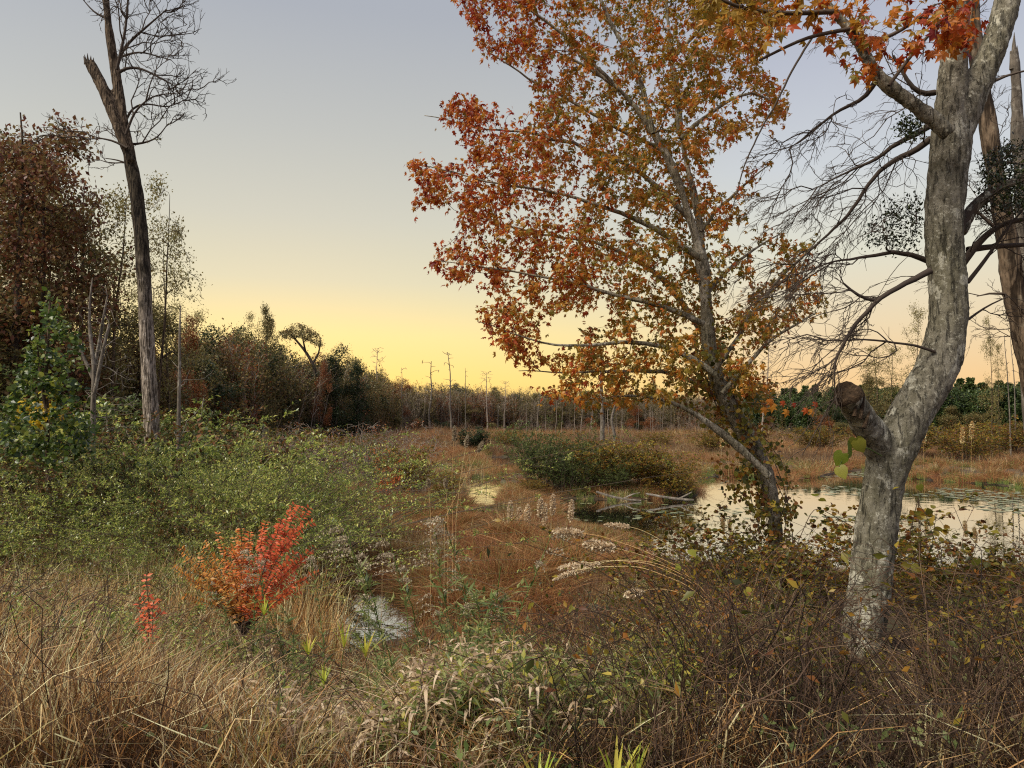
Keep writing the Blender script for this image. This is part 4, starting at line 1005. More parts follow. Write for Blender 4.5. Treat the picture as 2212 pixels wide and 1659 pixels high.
def maple_leaves(root, ch, m, size, near_parts, t0=0.3, droop=0.5, bias=0.0, extra=None, jit=0.03, filt=None):
    p, tt = chain_points(ch, m, t0, 1.0)
    if filt is not None: k = filt(p); p, tt = p[k], tt[k]
    p = p + rng.normal(size=p.shape) * jit
    D = unit(tt * 0.5 + rdir(len(p)) * 0.8 + [0, 0, -droop]); Nn = unit(rdir(len(p)) * 0.9 + [0, -0.5, 0.7]); S = size * rng.uniform(0.55, 1.2, len(p))
    v = np.clip(rng.beta(2, 2, len(p)) + bias + (extra(p) if extra else 0), 0.02, 0.98)
    X, Y, Z = leaf_frame(D, Nn)
    d = np.linalg.norm(p - [0, 0, CAM_Z], axis=1) / S; o_ = np.argsort(d)
    u = 1106 + F * p[:, 0] / p[:, 1]; vis = (u > 0) & (u < 2212) & ((p[:, 2] - CAM_Z) / p[:, 1] < 0.57); pick = [i for i in o_ if vis[i]][:near_parts]
    rest = np.setdiff1d(np.arange(len(p)), pick)
    b = MB(); leaves(b, MAPLE, p[rest], D[rest], Nn[rest], S[rest], v[rest], narrow=.5); cr = b.build('crown', MAT_LEAF, root, smooth=False); cr['kind'] = 'stuff'
    lv = []
    for q in range(10):
        bb = MB(); bb.add(MAPLE[0] * [1, 1, 0.6 + .12 * q], MAPLE[1], 0.04 + 0.1 * q); lv.append(bb.mesh('leaf', MAT_LEAF, False))
    base = np.array(root.location)
    for i in pick:
        o = bpy.data.objects.new('leaf', lv[int(np.clip(v[i] * 10, 0, 9))]); COL.objects.link(o); o.parent = root
        o.matrix_local = Matrix(((X[i, 0] * S[i], Y[i, 0] * S[i], Z[i, 0] * S[i], p[i, 0] - base[0]), (X[i, 1] * S[i], Y[i, 1] * S[i], Z[i, 1] * S[i], p[i, 1] - base[1]), (X[i, 2] * S[i], Y[i, 2] * S[i], Z[i, 2] * S[i], p[i, 2] - base[2]), (0, 0, 0, 1)))


# leafy sprays of the thick tree hanging in at the top
tw = [limb_p, path([(1862, 95, 6), (1900, 90, 5), (1960, 60, 4), (2020, 10, 3)], YB - .3), path([(1800, 25, 6), (1700, 30, 5), (1600, 20, 4), (1500, -30, 3)], YB - .5), path([(1920, 185, 4), (1960, 130, 4), (2010, 70, 3), (2060, 20, 2)], YB - .4),
      path([(1835, 62, 5), (1740, 80, 4), (1640, 130, 3)], YB - .45)]
tw = [densify(p, r, .07) for p, r in tw]
att = []
for poly, n, yy in [([(1700, -60), (2130, -60), (2110, 40), (2075, 110), (1990, 135), (1900, 120), (1820, 150), (1780, 110), (1730, 70)], 105, -.4), ([(1500, -80), (1760, -80), (1770, 20), (1700, 60), (1640, 130), (1560, 100), (1500, 40)], 110, -.5),
                    ([(1860, 120), (1900, 110), (1890, 170), (1850, 165)], 8, -.3), ([(1990, 40), (2130, 40), (2110, 110), (2040, 110)], 22, -.55)]:
    q = sample_poly(poly, n); att += [P(u, v, YB + yy + rng.normal() * .3) for u, v in q]
ch = grow(tw, np.array(att), step=.1, tipr=.0018, expo=.42, maxr=.008); b = MB()
for p, r in tw[1:]: tubes(b, p, r, 5, .3)
tube_chains(b, ch, 4, .3); b.build('leafy_twigs', M['twig'], big)
maple_leaves(big, ch, 4, 0.08, 290, extra=lambda p: np.clip((1106 + F * p[:, 0] / p[:, 1] - 1830) / 500, -.6, .6) * -0.6 + .12)

# ---------------------------------------------------------------- the orange maple (8.5 m away)
YM = 8.5
mp_ = thing('orange_maple', 'leaning maple full of orange and red autumn leaves over the water', 'tree', P(1692, 1345, YM))
A = path([(1700, 1440, 20), (1692, 1340, 17), (1683, 1220, 17), (1676, 1130, 18), (1668, 1070, 19), (1648, 1000, 21), (1615, 945, 25), (1583, 895, 25), (1556, 845, 24), (1538, 790, 22), (1528, 730, 19), (1526, 660, 17), (1522, 600, 16), (1510, 535, 14), (1490, 470, 12.5), (1468, 400, 12),
          (1440, 335, 10.5), (1415, 290, 10), (1370, 225, 8.5), (1325, 180, 7.5), (1270, 145, 6), (1200, 110, 4.5), (1110, 75, 2.5)], YM)
Bs = path([(1526, 640, 10), (1518, 560, 10), (1514, 490, 9.5), (1500, 420, 9), (1482, 350, 8.5), (1468, 280, 8), (1462, 200, 7), (1448, 110, 6), (1440, 10, 6), (1432, -90, 5), (1420, -220, 3)], YM + .4)
lows = path([(1662, 1030, 13), (1620, 985, 12), (1570, 945, 11), (1520, 905, 9), (1480, 880, 8), (1440, 862, 6), (1380, 852, 4), (1300, 858, 3), (1220, 868, 2), (1150, 850, 1.2)], YM - .5)
mains = [A, Bs, lows,
         path([(1412, 288, 8), (1390, 200, 7), (1350, 110, 6), (1310, 30, 5), (1270, -70, 4)], YM - .5),
         path([(1520, 700, 9), (1470, 675, 8), (1400, 650, 7), (1310, 640, 5.5), (1230, 612, 4), (1130, 590, 3), (1030, 575, 2), (940, 560, 1)], YM - .6),
         path([(1516, 560, 9), (1450, 520, 8), (1380, 480, 7), (1290, 450, 5), (1180, 420, 4), (1080, 400, 3), (980, 375, 2), (862, 357, 1)], YM - .4),
         path([(1495, 480, 8), (1440, 420, 7), (1370, 360, 6), (1280, 320, 5), (1180, 290, 4), (1080, 280, 2.5), (930, 250, 1)], YM + .5),
         path([(1530, 740, 10), (1500, 690, 9), (1460, 640, 8), (1420, 590, 7), (1350, 540, 5), (1270, 520, 4), (1150, 500, 2.5), (1000, 450, 1)], YM + .7),
         path([(1545, 810, 9), (1480, 770, 8), (1400, 740, 6.5), (1320, 735, 5), (1240, 745, 4), (1150, 730, 2.5), (1030, 690, 1)], YM - .8),
         path([(1565, 860, 8), (1500, 830, 7), (1430, 790, 6), (1340, 800, 4), (1240, 800, 2.5), (1130, 795, 1)], YM + .4),
         path([(1545, 800, 7), (1590, 740, 6), (1630, 660, 5), (1680, 590, 4), (1740, 540, 2.5), (1770, 500, 1)], YM - .3),
         path([(1560, 850, 7), (1620, 780, 6), (1690, 720, 4), (1770, 680, 2)], YM - .5),
         path([(1514, 500, 6), (1560, 440, 5), (1620, 390, 3), (1660, 360, 1.5)], YM + .3),
         path([(1470, 300, 7), (1540, 240, 5), (1620, 190, 4), (1700, 240, 1.5)], YM + .2),
         path([(1450, 130, 6), (1520, 60, 5), (1600, 10, 4), (1690, -60, 2)], YM + .3),
         path([(1440, 330, 6), (1360, 290, 5), (1270, 240, 4), (1180, 180, 3), (1060, 110, 1.5)], YM + .8),
         path([(1325, 180, 5), (1220, 80, 4), (1120, 10, 3), (1010, -40, 1.5)], YM - .4),
         path([(1525, 640, 6), (1580, 570, 4), (1640, 520, 3), (1680, 500, 1.5)], YM + .5)]
organic('trunk', [(A[0], A[1] * .8), (Bs[0], Bs[1] * .85), (lows[0], lows[1] * .8), path([(1700, 1330, 14), (1712, 1400, 16), (1730, 1470, 9)], YM), path([(1690, 1330, 14), (1672, 1400, 15), (1650, 1470, 9)], YM)], 0.016, M['maple_bark'], mp_, amp=0.008, sides=14, step=.12, smooth=2, fscale=8)
for i in range(len(mains)):
    p, r = mains[i]; mains[i] = densify(p, r, .13)
    if i > 2: mains[i][0][1:] += np.cumsum(rng.normal(size=(len(mains[i][0]) - 1, 3)) * .01, 0)
for i in range(3, len(mains)):
    b = MB(); tubes(b, mains[i][0], mains[i][1] * .8, 7, .4); b.build('branch', M['maple_bark'], mp_)
CROWN = [(960, -140), (985, -20), (1012, 60), (1035, 120), (1120, 140), (1160, 200), (1150, 262), (1085, 222), (1000, 205), (925, 250), (1002, 300), (985, 345), (858, 353), (905, 400), (888, 455), (985, 440), (995, 500), (920, 562), (1000, 620), (1085, 655), (1012, 690), (1075, 745), (1130, 800), (1195, 792), (1225, 838),
         (1125, 850), (1260, 882), (1390, 885), (1470, 855), (1640, 875), (1672, 835), (1612, 768), (1700, 702), (1785, 690), (1800, 625), (1735, 590), (1775, 498), (1690, 520), (1640, 560), (1590, 560), (1672, 500), (1600, 460), (1662, 365), (1575, 300), (1705, 262), (1690, 190), (1630, 130), (1680, 40), (1700, -140)]
HOLES = [((1215, 715), 44), ((1290, 690), 26), ((1590, 640), 30), ((1470, 705), 22), ((1400, 700), 24), ((1180, 760), 20), ((1590, 510), 26), ((1570, 380), 36), ((1610, 330), 30), ((1240, 130), 14), ((1120, 240), 12), ((1440, 560), 14), ((1060, 640), 14), ((1330, 760), 16), ((1100, 520), 10), ((1330, 880), 10), ((1650, 600), 22), ((1700, 650), 16)]
q = sample_poly(CROWN, 2900); k = np.ones(len(q), bool)
for (c, rr) in HOLES: k &= np.hypot(q[:, 0] - c[0], q[:, 1] - c[1]) > rr
q = q[k]; k = ~((q[:, 0] > 1560) & (q[:, 1] < 600) & (q[:, 1] > 280) & (rng.uniform(size=len(q)) < .45)); q = q[k]
AU = np.array([[1690, 1340], [1556, 845], [1526, 660], [1510, 535], [1468, 400], [1415, 290], [1325, 180]]); axu = np.interp(q[:, 1], AU[::-1, 1], AU[::-1, 0]); on = np.abs(q[:, 0] - axu) < 30
dep = 0.75 + 0.9 * np.clip((q[:, 0] - 860) / 500, 0, 1) * np.clip((1900 - q[:, 0]) / 400, 0, 1)
att = np.array([P(u, v, YM + d * (rng.uniform(-1, 1) if not o_ else rng.uniform(.15, 1))) for (u, v), d, o_ in zip(q, dep, on)])
ch = grow(mains, att, step=.16, tipr=.0022, expo=.42, bend=.3, jit=.04, sag=.05, maxr=.016); b = MB(); tube_chains(b, ch, 4, .4); b.build('twigs', M['twig'], mp_)
redness = lambda p: 0.10 * np.clip((CAM_Z + 1.2 - p[:, 2]) / 2, 0, 1) * (p[:, 0] > 1.2) + np.clip((p[:, 0] - .2) / 3.2, -.25, .35) * .7 + .08
maple_leaves(mp_, ch, 12, 0.066, 290, extra=redness, jit=.045, t0=.35)

# ---------------------------------------------------------------- tall bare snag on the left (20 m)
YS = 20.0
sn = thing('bare_snag', 'tall furrowed bare trunk with a broken stub and fine twigs fanning right', 'tree', P(338, 1090, YS))
S1 = path([(345, 1160, 26), (338, 1060, 21), (332, 1000, 19), (328, 936, 19), (322, 820, 18), (317, 720, 17.5), (310, 586, 17), (305, 500, 16.5), (297, 440, 16.5), (291, 400, 16.5), (284, 350, 15.5), (273, 310, 13.5), (264, 250, 12.5), (251, 167, 12), (240, 100, 10.5), (228, 0, 9), (220, -100, 8), (212, -220, 6), (205, -350, 3)], YS)
S2 = path([(284, 350, 9), (266, 312, 10), (247, 250, 12), (232, 212, 13.5), (216, 175, 13.5), (204, 150, 14), (193, 134, 12)], YS - .15)
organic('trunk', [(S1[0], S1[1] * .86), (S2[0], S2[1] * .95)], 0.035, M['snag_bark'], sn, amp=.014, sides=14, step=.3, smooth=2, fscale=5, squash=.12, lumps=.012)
b = MB(); 
for k in range(9):
    a = k / 9 * 6.28; c0 = P(194, 136, YS - .15) + np.array([math.cos(a) * .10, math.sin(a) * .10, -.05]); tubes(b, np.array([c0, c0 + [-.02, 0, .1], c0 + [-.05 + .03 * math.cos(a), .02, .13 + rng.uniform(0, .16)]]), np.array([.045, .03, .004]), 4)
b.build('splintered_top', M['dark_bark'], sn)
sb = [densify(*path(x, YS + dy), .15) for x, dy in [([(252, 160, 4), (268, 145, 3.5), (300, 145, 3), (340, 165, 2.2), (385, 190, 1.2)], 0), ([(250, 155, 4), (262, 110, 3.5), (285, 85, 3), (320, 55, 2.2), (360, 20, 1.2)], .6),
      ([(252, 150, 3.5), (270, 70, 3), (275, 20, 2.4), (280, -60, 1.5)], -.5), ([(270, 265, 3), (285, 230, 2.5), (320, 222, 2), (360, 235, 1.3), (410, 210, .8)], .4), ([(272, 290, 3), (290, 240, 2.4), (330, 205, 1.6), (400, 200, .8)], -.6),
      ([(285, 312, 3), (310, 310, 2.2), (340, 300, 1.6), (362, 268, 1)], .2), ([(275, 320, 3), (240, 300, 2.3), (210, 300, 1.6), (180, 285, .8)], -.3), ([(232, 40, 3), (205, 30, 2), (180, 0, 1)], .3), ([(288, 360, 2.5), (260, 345, 1.8), (228, 342, 1)], .3), ([(254, 125, 3), (300, 110, 2), (370, 130, 1)], .8)]]
b = MB()
for p, r in sb: tubes(b, p, r, 5, .1)
att = []
for poly, n in [([(245, -60), (390, -60), (415, 60), (412, 115), (380, 120), (415, 200), (400, 220), (330, 215), (270, 150)], 620), ([(275, 225), (360, 215), (370, 270), (340, 308), (295, 312)], 200), ([(178, 250), (245, 265), (272, 318), (225, 345), (178, 300)], 130), ([(175, -20), (228, -20), (235, 55), (190, 40)], 45), ([(240, 340), (280, 335), (285, 358), (230, 352)], 12)]:
    q = sample_poly(poly, n); att += [P(u, v, YS + rng.normal() * .9) for u, v in q]
ch = grow(sb, np.array(att)[rng.permutation(len(att))[:110]], step=.25, tipr=.010, expo=.36, bend=.4, sag=.08, jit=.02, maxr=.03); tube_chains(b, ch, 3, .1)
twiggery(b, sb, (2.2, 3.2, 5.5), (1.6, .8, .32), (.020, .012, .008), droop=(0, 0, .12), bias=(0, 0, .1), att=.1)
twiggery(b, [(c_, None) for c_, _ in ch], (2.2, 4.0), (.55, .28), (.009, .007), droop=(0, 0, .1), att=.1)
b.build('bare_twigs', M['twig'], sn)
b = MB(); k = [c for c in ch if c[0][-1][2] < P(0, 225, YS)[2] and c[0][-1][0] > -10.1]; p, tt = chain_points(k, 2, .6, 1); leaves(b, DIA, p, rdir(len(p)), rdir(len(p)), .07, .3); b.build('withered_leaves', FL['olive'], sn)

# ---------------------------------------------------------------- second trunk behind the thick tree and the broken top at the right edge
t2 = thing('brown_tree', 'leaning brown trunk just behind the thick grey tree', 'tree', P(2270, 1010, 8.6))
T2 = path([(2285, 1250, 28), (2265, 1000, 26), (2235, 830, 24), (2207, 720, 22), (2190, 620, 21), (2178, 540, 20), (2166, 460, 19), (2152, 380, 18), (2140, 320, 17.5), (2128, 233, 17), (2115, 150, 15), (2103, 80, 14), (2105, 0, 13), (2110, -150, 10), (2120, -300, 6)], 8.6)
organic('trunk', [T2], .02, M['brown_bark'], t2, amp=.012, sides=12, step=.15, smooth=2, fscale=6, squash=.25)
mn = [densify(*T2, .2)] + [densify(*path(x, 8.6), .15) for x in [[(2145, 350, 4), (2180, 345, 3), (2230, 360, 2)], [(2160, 500, 5), (2120, 470, 4), (2095, 440, 2)], [(2120, 190, 4), (2170, 160, 3), (2230, 150, 2)], [(2195, 640, 4), (2140, 620, 3), (2110, 640, 1)]]]
b = MB()
for p, r in mn[1:]: tubes(b, p, r, 5, .2)
twiggery(b, mn, (3, 6, 10), (.9, .42, .16), (.006, .004, .0028), att=.2); b.build('bare_twigs', M['twig'], t2)
t3 = thing('broken_snag', 'splintered pale dead trunk at the right edge of the view', 'dead tree', P(2228, 1000, 9.6))
T3 = path([(2245, 1250, 15), (2228, 1000, 14), (2214, 700, 12), (2207, 500, 11.5), (2202, 320, 12), (2197, 200, 11.5), (2192, 130, 10), (2190, 108, 7)], 9.6)
organic('trunk', [T3], .02, M['pale_bark'], t3, amp=.014, sides=10, step=.15, smooth=1, fscale=5, squash=.15)
b = MB()
for (u0, v0, v1) in [(2190, 130, 70), (2196, 135, 98), (2186, 130, 108), (2199, 150, 118)]: tubes(b, np.array([P(u0, v0 + 20, 9.6), P(u0, (v0 + v1) / 2, 9.6), P(u0 + 1, v1, 9.6)]), np.array([.035, .025, .003]), 5)
b.build('splintered_top', M['pale_bark'], t3)

# ================================================================ near vegetation
FL['privet'] = foliage('small_green_leaves', [(52, 62, 28), (84, 100, 42), (116, 130, 56), (148, 154, 76), (184, 178, 96)], trans=0.45, rough=0.3, var=0.3, noise=0.7, spec=0.6, gain=1.4)
FL['yellowgreen'] = foliage('yellowing_leaves', [(44, 48, 22), (76, 78, 30), (108, 104, 38), (146, 126, 46), (136, 88, 36), (84, 50, 28)], trans=0.45, rough=0.4, var=0.35, noise=1.6)
FL['herb'] = foliage('herb_leaves', [(54, 68, 36), (82, 98, 52), (114, 124, 70), (144, 144, 88)], trans=0.4, rough=0.45, var=0.15)
FL['cane'] = foliage('cane_leaves', [(120, 146, 50), (166, 178, 66), (200, 196, 84), (170, 150, 70)], trans=0.45, rough=0.4, var=0.1)
FL['orange'] = foliage('orange_red_leaves', [(186, 88, 58), (192, 98, 54), (186, 108, 50), (172, 118, 52), (156, 128, 60)], trans=0.4, rough=0.45, var=0.06, noise=3, tint=False, gain=1.35)
FL['drycurl'] = foliage('dry_curled_leaves', [(84, 66, 46), (124, 102, 76), (160, 138, 108), (196, 176, 148)], trans=0.35, rough=0.6, var=0.15)
FL['fuzz'] = foliage('seed_fuzz', [(110, 96, 74), (150, 136, 112), (190, 178, 154)], trans=0.4, rough=0.9, var=0.1)
FL['plume'] = foliage('reed_plume', [(160, 138, 108), (196, 176, 146), (222, 206, 180)], trans=0.4, rough=0.9, var=0.1)
FL['berry'] = foliage('black_berries', [(14, 12, 14), (26, 20, 24)], trans=0, rough=0.3)
FL['bramble'] = foliage('bramble_stems', [(22, 16, 12), (44, 32, 23), (68, 50, 37), (112, 90, 68)], trans=0.1, rough=0.8, var=0.15)


def near_xy(n, u0, u1, y0, y1):
    u = rng.uniform(u0, u1, n); y = y0 * (y1 / y0) ** rng.uniform(0, 1, n); x = (u - 1106) / F * y; s = water_sd(x, y); k = s < 0.0
    x, y, s = x[k], y[k], s[k]; return x, y, gh(x, y, s)


def profile_h(x, y, z, H, us, vs, near_y=8.0, slope=34.0, rough_=16):
    """Limit heights so that tips follow the uneven top line of the growth."""
    v = np.interp(1106 + F * x / y, us, vs) + np.clip(near_y - y, 0, 9) * slope + rough_ * np.abs(rng.normal(size=len(x))) + 18 * noise2(x * 3, y * 3, 1.0)
    top = CAM_Z - (v - 912) / F * y
    return np.minimum(H, top - z)


PROF_U = [-200, 0, 250, 450, 600, 680, 760, 860, 950, 1106, 1300, 1400, 1500, 1620, 1770, 1810, 1940, 1985, 2212, 2400]
PROF_V = [1185, 1190, 1235, 1290, 1330, 1378, 1385, 1350, 1255, 1235, 1275, 1245, 1195, 1170, 1215, 1300, 1310, 1200, 1180, 1180]


def grass_layer(name, mat, n, u0, u1, y0, y1, H, lean, curl, w, label, wob=0.03, npt=5, pw=1.7, us=PROF_U, vs=PROF_V, clump=0.0, slope=34.0, minh=0.06, dens=None, near_y=8.0):
    x, y, z = near_xy(n, u0, u1, y0, y1)
    if clump:
        k = noise2(x * 2.2, y * 2.2, 1.0) + 0.5 * rng.normal(size=len(x)) > -clump; x, y, z = x[k], y[k], z[k]
    if dens is not None: k = rng.uniform(size=len(x)) < dens(x, y); x, y, z = x[k], y[k], z[k]
    h = H * rng.uniform(0.45, 1.15, len(x)); h = profile_h(x, y, z, h, us, vs, near_y=near_y, slope=slope); k = h > minh; x, y, z, h = x[k], y[k], z[k], h[k]; n = len(x)
    az = rng.uniform(0, 6.28, n)
    C = stems(np.stack([x, y, z - .03], -1), h, az, np.abs(rng.normal(size=n)) * lean + 0.05, curl * rng.uniform(0.2, 1.3, n), npt, wob, pw, kink=.4)
    b = MB(); ribbons(b, C, w * 1.25 * rng.uniform(0.5, 1.4, n), np.clip(rng.beta(1.6, 1.6, n) + 0.25 * noise2(x * 2, y * 2, 1.0), 0.02, 0.98))
    return tag(b.build(name, mat), label, None, None, 'stuff'), C


left = lambda x, y: 1 - sm(-1.6, -0.4, x / y * 5)
grass_layer('dry_grass', FL['straw'], 46000, -250, 820, 3.0, 9.5, 0.85, 0.42, 0.2, 0.006, 'tangled dry straw grass on the near left bank', dens=left, wob=.075, clump=.2)
grass_layer('brown_stalk_grass', FL['brown'], 26000, -250, 900, 3.0, 9.5, 0.8, 0.4, 0.15, 0.006, 'thin brown weed stalks among the dry straw on the left bank', dens=left, wob=.05)
grass_layer('fallen_straw', FL['drycurl'], 11000, -250, 1100, 3.0, 8.5, 0.55, 1.2, 0.7, 0.007, 'pale broken straw lying over the left bank', wob=.06, slope=45)
grass_layer('green_grass', FL['green'], 12000, -250, 1500, 3.1, 11, 0.55, 0.45, 0.4, 0.007, 'green grass blades at the bottom of the near growth', clump=-0.1, slope=45)
grass_layer('centre_grass', FL['straw'], 24000, 540, 1520, 3.2, 9, 0.75, 0.5, 0.5, 0.006, 'dry grass between the goldenrods', slope=36, wob=.05)
grass_layer('centre_brown_grass', FL['rust'], 17000, 640, 1620, 5.0, 14, 0.75, 0.45, 0.5, 0.008, 'rust brown sedge blades before the pool', slope=25, wob=.04)
grass_layer('bramble_stalks', FL['bramble'], 40000, 1150, 2600, 3.0, 10.5, 0.95, 0.55, 0.25, 0.005, 'brown tangle of dead stalks on the right bank', wob=.075, npt=6, clump=.25)
grass_layer('right_straw', FL['straw'], 9000, 1450, 2600, 3.0, 8, 0.9, 0.5, 0.4, 0.006, 'dry straw standing among the brambles on the right bank', wob=.04, slope=42)


# long arching bramble canes
def canes(name, n, u0, u1, y0, y1, mat, w, label, L_=1.15, att=0.5):
    x, y, z = near_xy(n, u0, u1, y0, y1); n = len(x); az = rng.uniform(0, 6.28, n); H = profile_h(x, y, z, rng.uniform(.5, 1.2, n), PROF_U, PROF_V); k = H > .25; x, y, z, H, az = x[k], y[k], z[k], H[k], az[k]; n = len(x)
    t = np.linspace(0, 1, 9)[None]; Lh = L_ * rng.uniform(.4, 1.1, n)[:, None]
    zz = H[:, None] * (4 * t * (1 - t * rng.uniform(.55, 1.0, n)[:, None])) * .9
    C = np.stack([x[:, None] + np.cos(az)[:, None] * Lh * t, y[:, None] + np.sin(az)[:, None] * Lh * t, z[:, None] + zz], -1); C[:, 1:] += np.cumsum(rng.normal(size=(n, 8, 3)) * .03, 1)
    b = MB(); tubes(b, C, np.linspace(w, w * .3, 9), 3, rng.uniform(.1, .95, n)); return tag(b.build(name, mat), label, None, None, 'stuff'), C


_, CB = canes('bramble_canes', 1500, 1250, 2600, 3.1, 9.5, FL['bramble'], .003, 'arching bramble canes over the right bank')
canes('dead_canes', 500, -250, 900, 3.2, 8, FL['bramble'], .0032, 'thin dead canes crossing the straw on the left bank', 1.1)
b = MB(); p, tt, tp, ix = sample_line(CB[:1400], 9, .2, 1.0); k = noise2(p[:, 0], p[:, 1], .8) + .5 * rng.normal(size=len(p)) + (p[:, 1] - 6) * .22 > .15; p, tt = p[k], tt[k]
leaves(b, OVAL, p, unit(tt * .3 + rdir(len(p)) + [0, 0, -.3]), rdir(len(p)) + [0, -.3, .8], .05 * rng.uniform(.5, 1.3, len(p)), rng.uniform(0, 1, len(p))); tag(b.build('bramble_leaves', FL['yellowgreen']), 'small yellow green leaves along the bramble canes', None, None, 'stuff')
# ground ivy and litter low on the banks
x, y, z = near_xy(26000, -250, 2600, 3.0, 12); n = len(x); h = profile_h(x, y, z, rng.uniform(.02, .5, n) ** 1.2, PROF_U, PROF_V, slope=50); k = (h > .01) & (noise2(x * 2, y * 2, 1.3) + .6 * rng.normal(size=n) > .1); x, y, z, h = x[k], y[k], z[k], h[k]; n = len(x); b = MB()
p = np.stack([x, y, z + h], -1); leaves(b, OVAL, p, unit(rdir(n) + [0, 0, .1]), rdir(n) + [0, 0, 1.2], .045 * rng.uniform(.5, 1.3, n), np.clip(rng.uniform(0, .6, n) + .2 * (x > 1), 0, 1)); tag(b.build('low_leaves', FL['herb']), 'low green leaves of ground plants between the stalks', None, None, 'stuff')

# leafy weeds, too many to count, filling the near banks
def weed_layer(name, n, u0, u1, y0, y1, H, mat, tpl, leaf, m_l, label, slope=36, clump=.25, lean=.25, bias=0.0):
    x, y, z = near_xy(n, u0, u1, y0, y1); k = noise2(x * 1.7 + 9, y * 1.7, 1.0) + .4 * rng.normal(size=len(x)) > -clump; x, y, z = x[k], y[k], z[k]
    h = profile_h(x, y, z, H * rng.uniform(.4, 1.1, len(x)), PROF_U, PROF_V, slope=slope); k = h > .08; x, y, z, h = x[k], y[k], z[k], h[k]; n = len(x)
    C = stems(np.stack([x, y, z - .02], -1), h, rng.uniform(0, 6.28, n), np.abs(rng.normal(size=n)) * lean, .05, 6, .03); b = MB(); ribbons(b, C, .004, rng.uniform(.3, .9, n), 1)
    p, tt, tp, ix = sample_line(C, m_l, .2, 1); n = len(p); per = np.repeat(rng.normal(size=len(h)) * .15, m_l)
    leaves(b, tpl, p, unit(rdir(n) * [1, 1, .4] + tt * .5 + [0, 0, -.05]), rdir(n) * .5 + [0, 0, 1], leaf * rng.uniform(.5, 1.3, n), np.clip(rng.uniform(.05, .95, n) + per + bias, 0, 1), 0)
    return tag(b.build(name, [mat, FL['green']]), label, None, None, 'stuff')


FL['lime'] = foliage('yellow_green_herb_leaves', [(80, 88, 38), (114, 120, 52), (148, 146, 66), (178, 160, 76)], trans=.45, rough=.4, var=.2)
weed_layer('green_weeds', 1500, 540, 1420, 3.3, 7.0, .95, FL['herb'], LANCE, .06, 17, 'mixed green narrow-leaved weeds in the centre of the near bank')
weed_layer('yellow_weeds', 1700, 580, 1500, 3.3, 6.8, .8, FL['lime'], OVAL, .038, 15, 'yellowish leafy weeds low in the bottom centre of the near bank')
weed_layer('dull_weeds', 2300, 1350, 2600, 3.6, 9.5, .9, FL['yellowgreen'], OVAL, .04, 18, 'dull olive leafy growth among the brambles on the right bank', slope=30, bias=-.1)
weed_layer('left_weeds', 1500, -250, 700, 4.0, 10.5, .9, FL['privet'], OVAL, .032, 22, 'small-leaved green growth where the straw meets the thicket', slope=20, clump=-.05)
weed_layer('red_brown_weeds', 1400, -250, 620, 4.0, 9.5, .9, FL['brown'], LANCE, .035, 22, 'reddish brown fine-leaved dead weeds on the left bank', slope=30, clump=0)


# dry curled cane leaves in the centre foreground
def curl_leaves(mb, pos, D, L_, W_, att):
    n = len(pos); t = np.linspace(0, 1, 5)[None]; D = unit(D); dn = np.array([0, 0, -1.0])
    C = pos[:, None] + L_[:, None, None] * (D[:, None] * (t - .25 * t ** 2)[..., None] + dn * (.75 * t ** 2.2)[..., None] * rng.uniform(.3, 1.2, (n, 1, 1)))
    prof = np.array([.3, 1, .95, .6, .05]); S = unit(np.cross(D, rdir(n) * .6 + [0, 0, 1]))
    off = S[:, None] * (W_[:, None] * prof[None])[..., None] * .5
    V_ = np.stack([C - off, C + off], 2); base = (np.arange(n) * 10)[:, None] + (np.arange(4) * 2)[None]; mb.add(V_, np.stack([base, base + 1, base + 3, base + 2], -1).reshape(-1, 4), np.repeat(att, 4))


x, y, z = near_xy(2000, 540, 1330, 3.3, 7.8); n = len(x); H = profile_h(x, y, z, rng.uniform(.4, .9, n), PROF_U, PROF_V, slope=34); k = (H > .15) & (rng.uniform(size=n) < 1 - .6 * sm(950, 1300, 1106 + F * x / y)); x, y, z, H = x[k], y[k], z[k], H[k]
C = stems(np.stack([x, y, z - .02], -1), H, rng.uniform(0, 6.28, len(x)), .25, .1, 5, .02); b = MB(); ribbons(b, C, .005, .3); p, tt, tp, ix = sample_line(C, 9, .25, 1); curl_leaves(b, p, rdir(len(p)) * [1, 1, .3] + tt * .5, rng.uniform(.1, .2, len(p)), rng.uniform(.010, .02, len(p)), rng.uniform(0, 1, len(p)))
tag(b.build('dry_cane_leaves', FL['drycurl']), 'whitish curled dead cane leaves in the centre of the near bank', None, None, 'stuff')


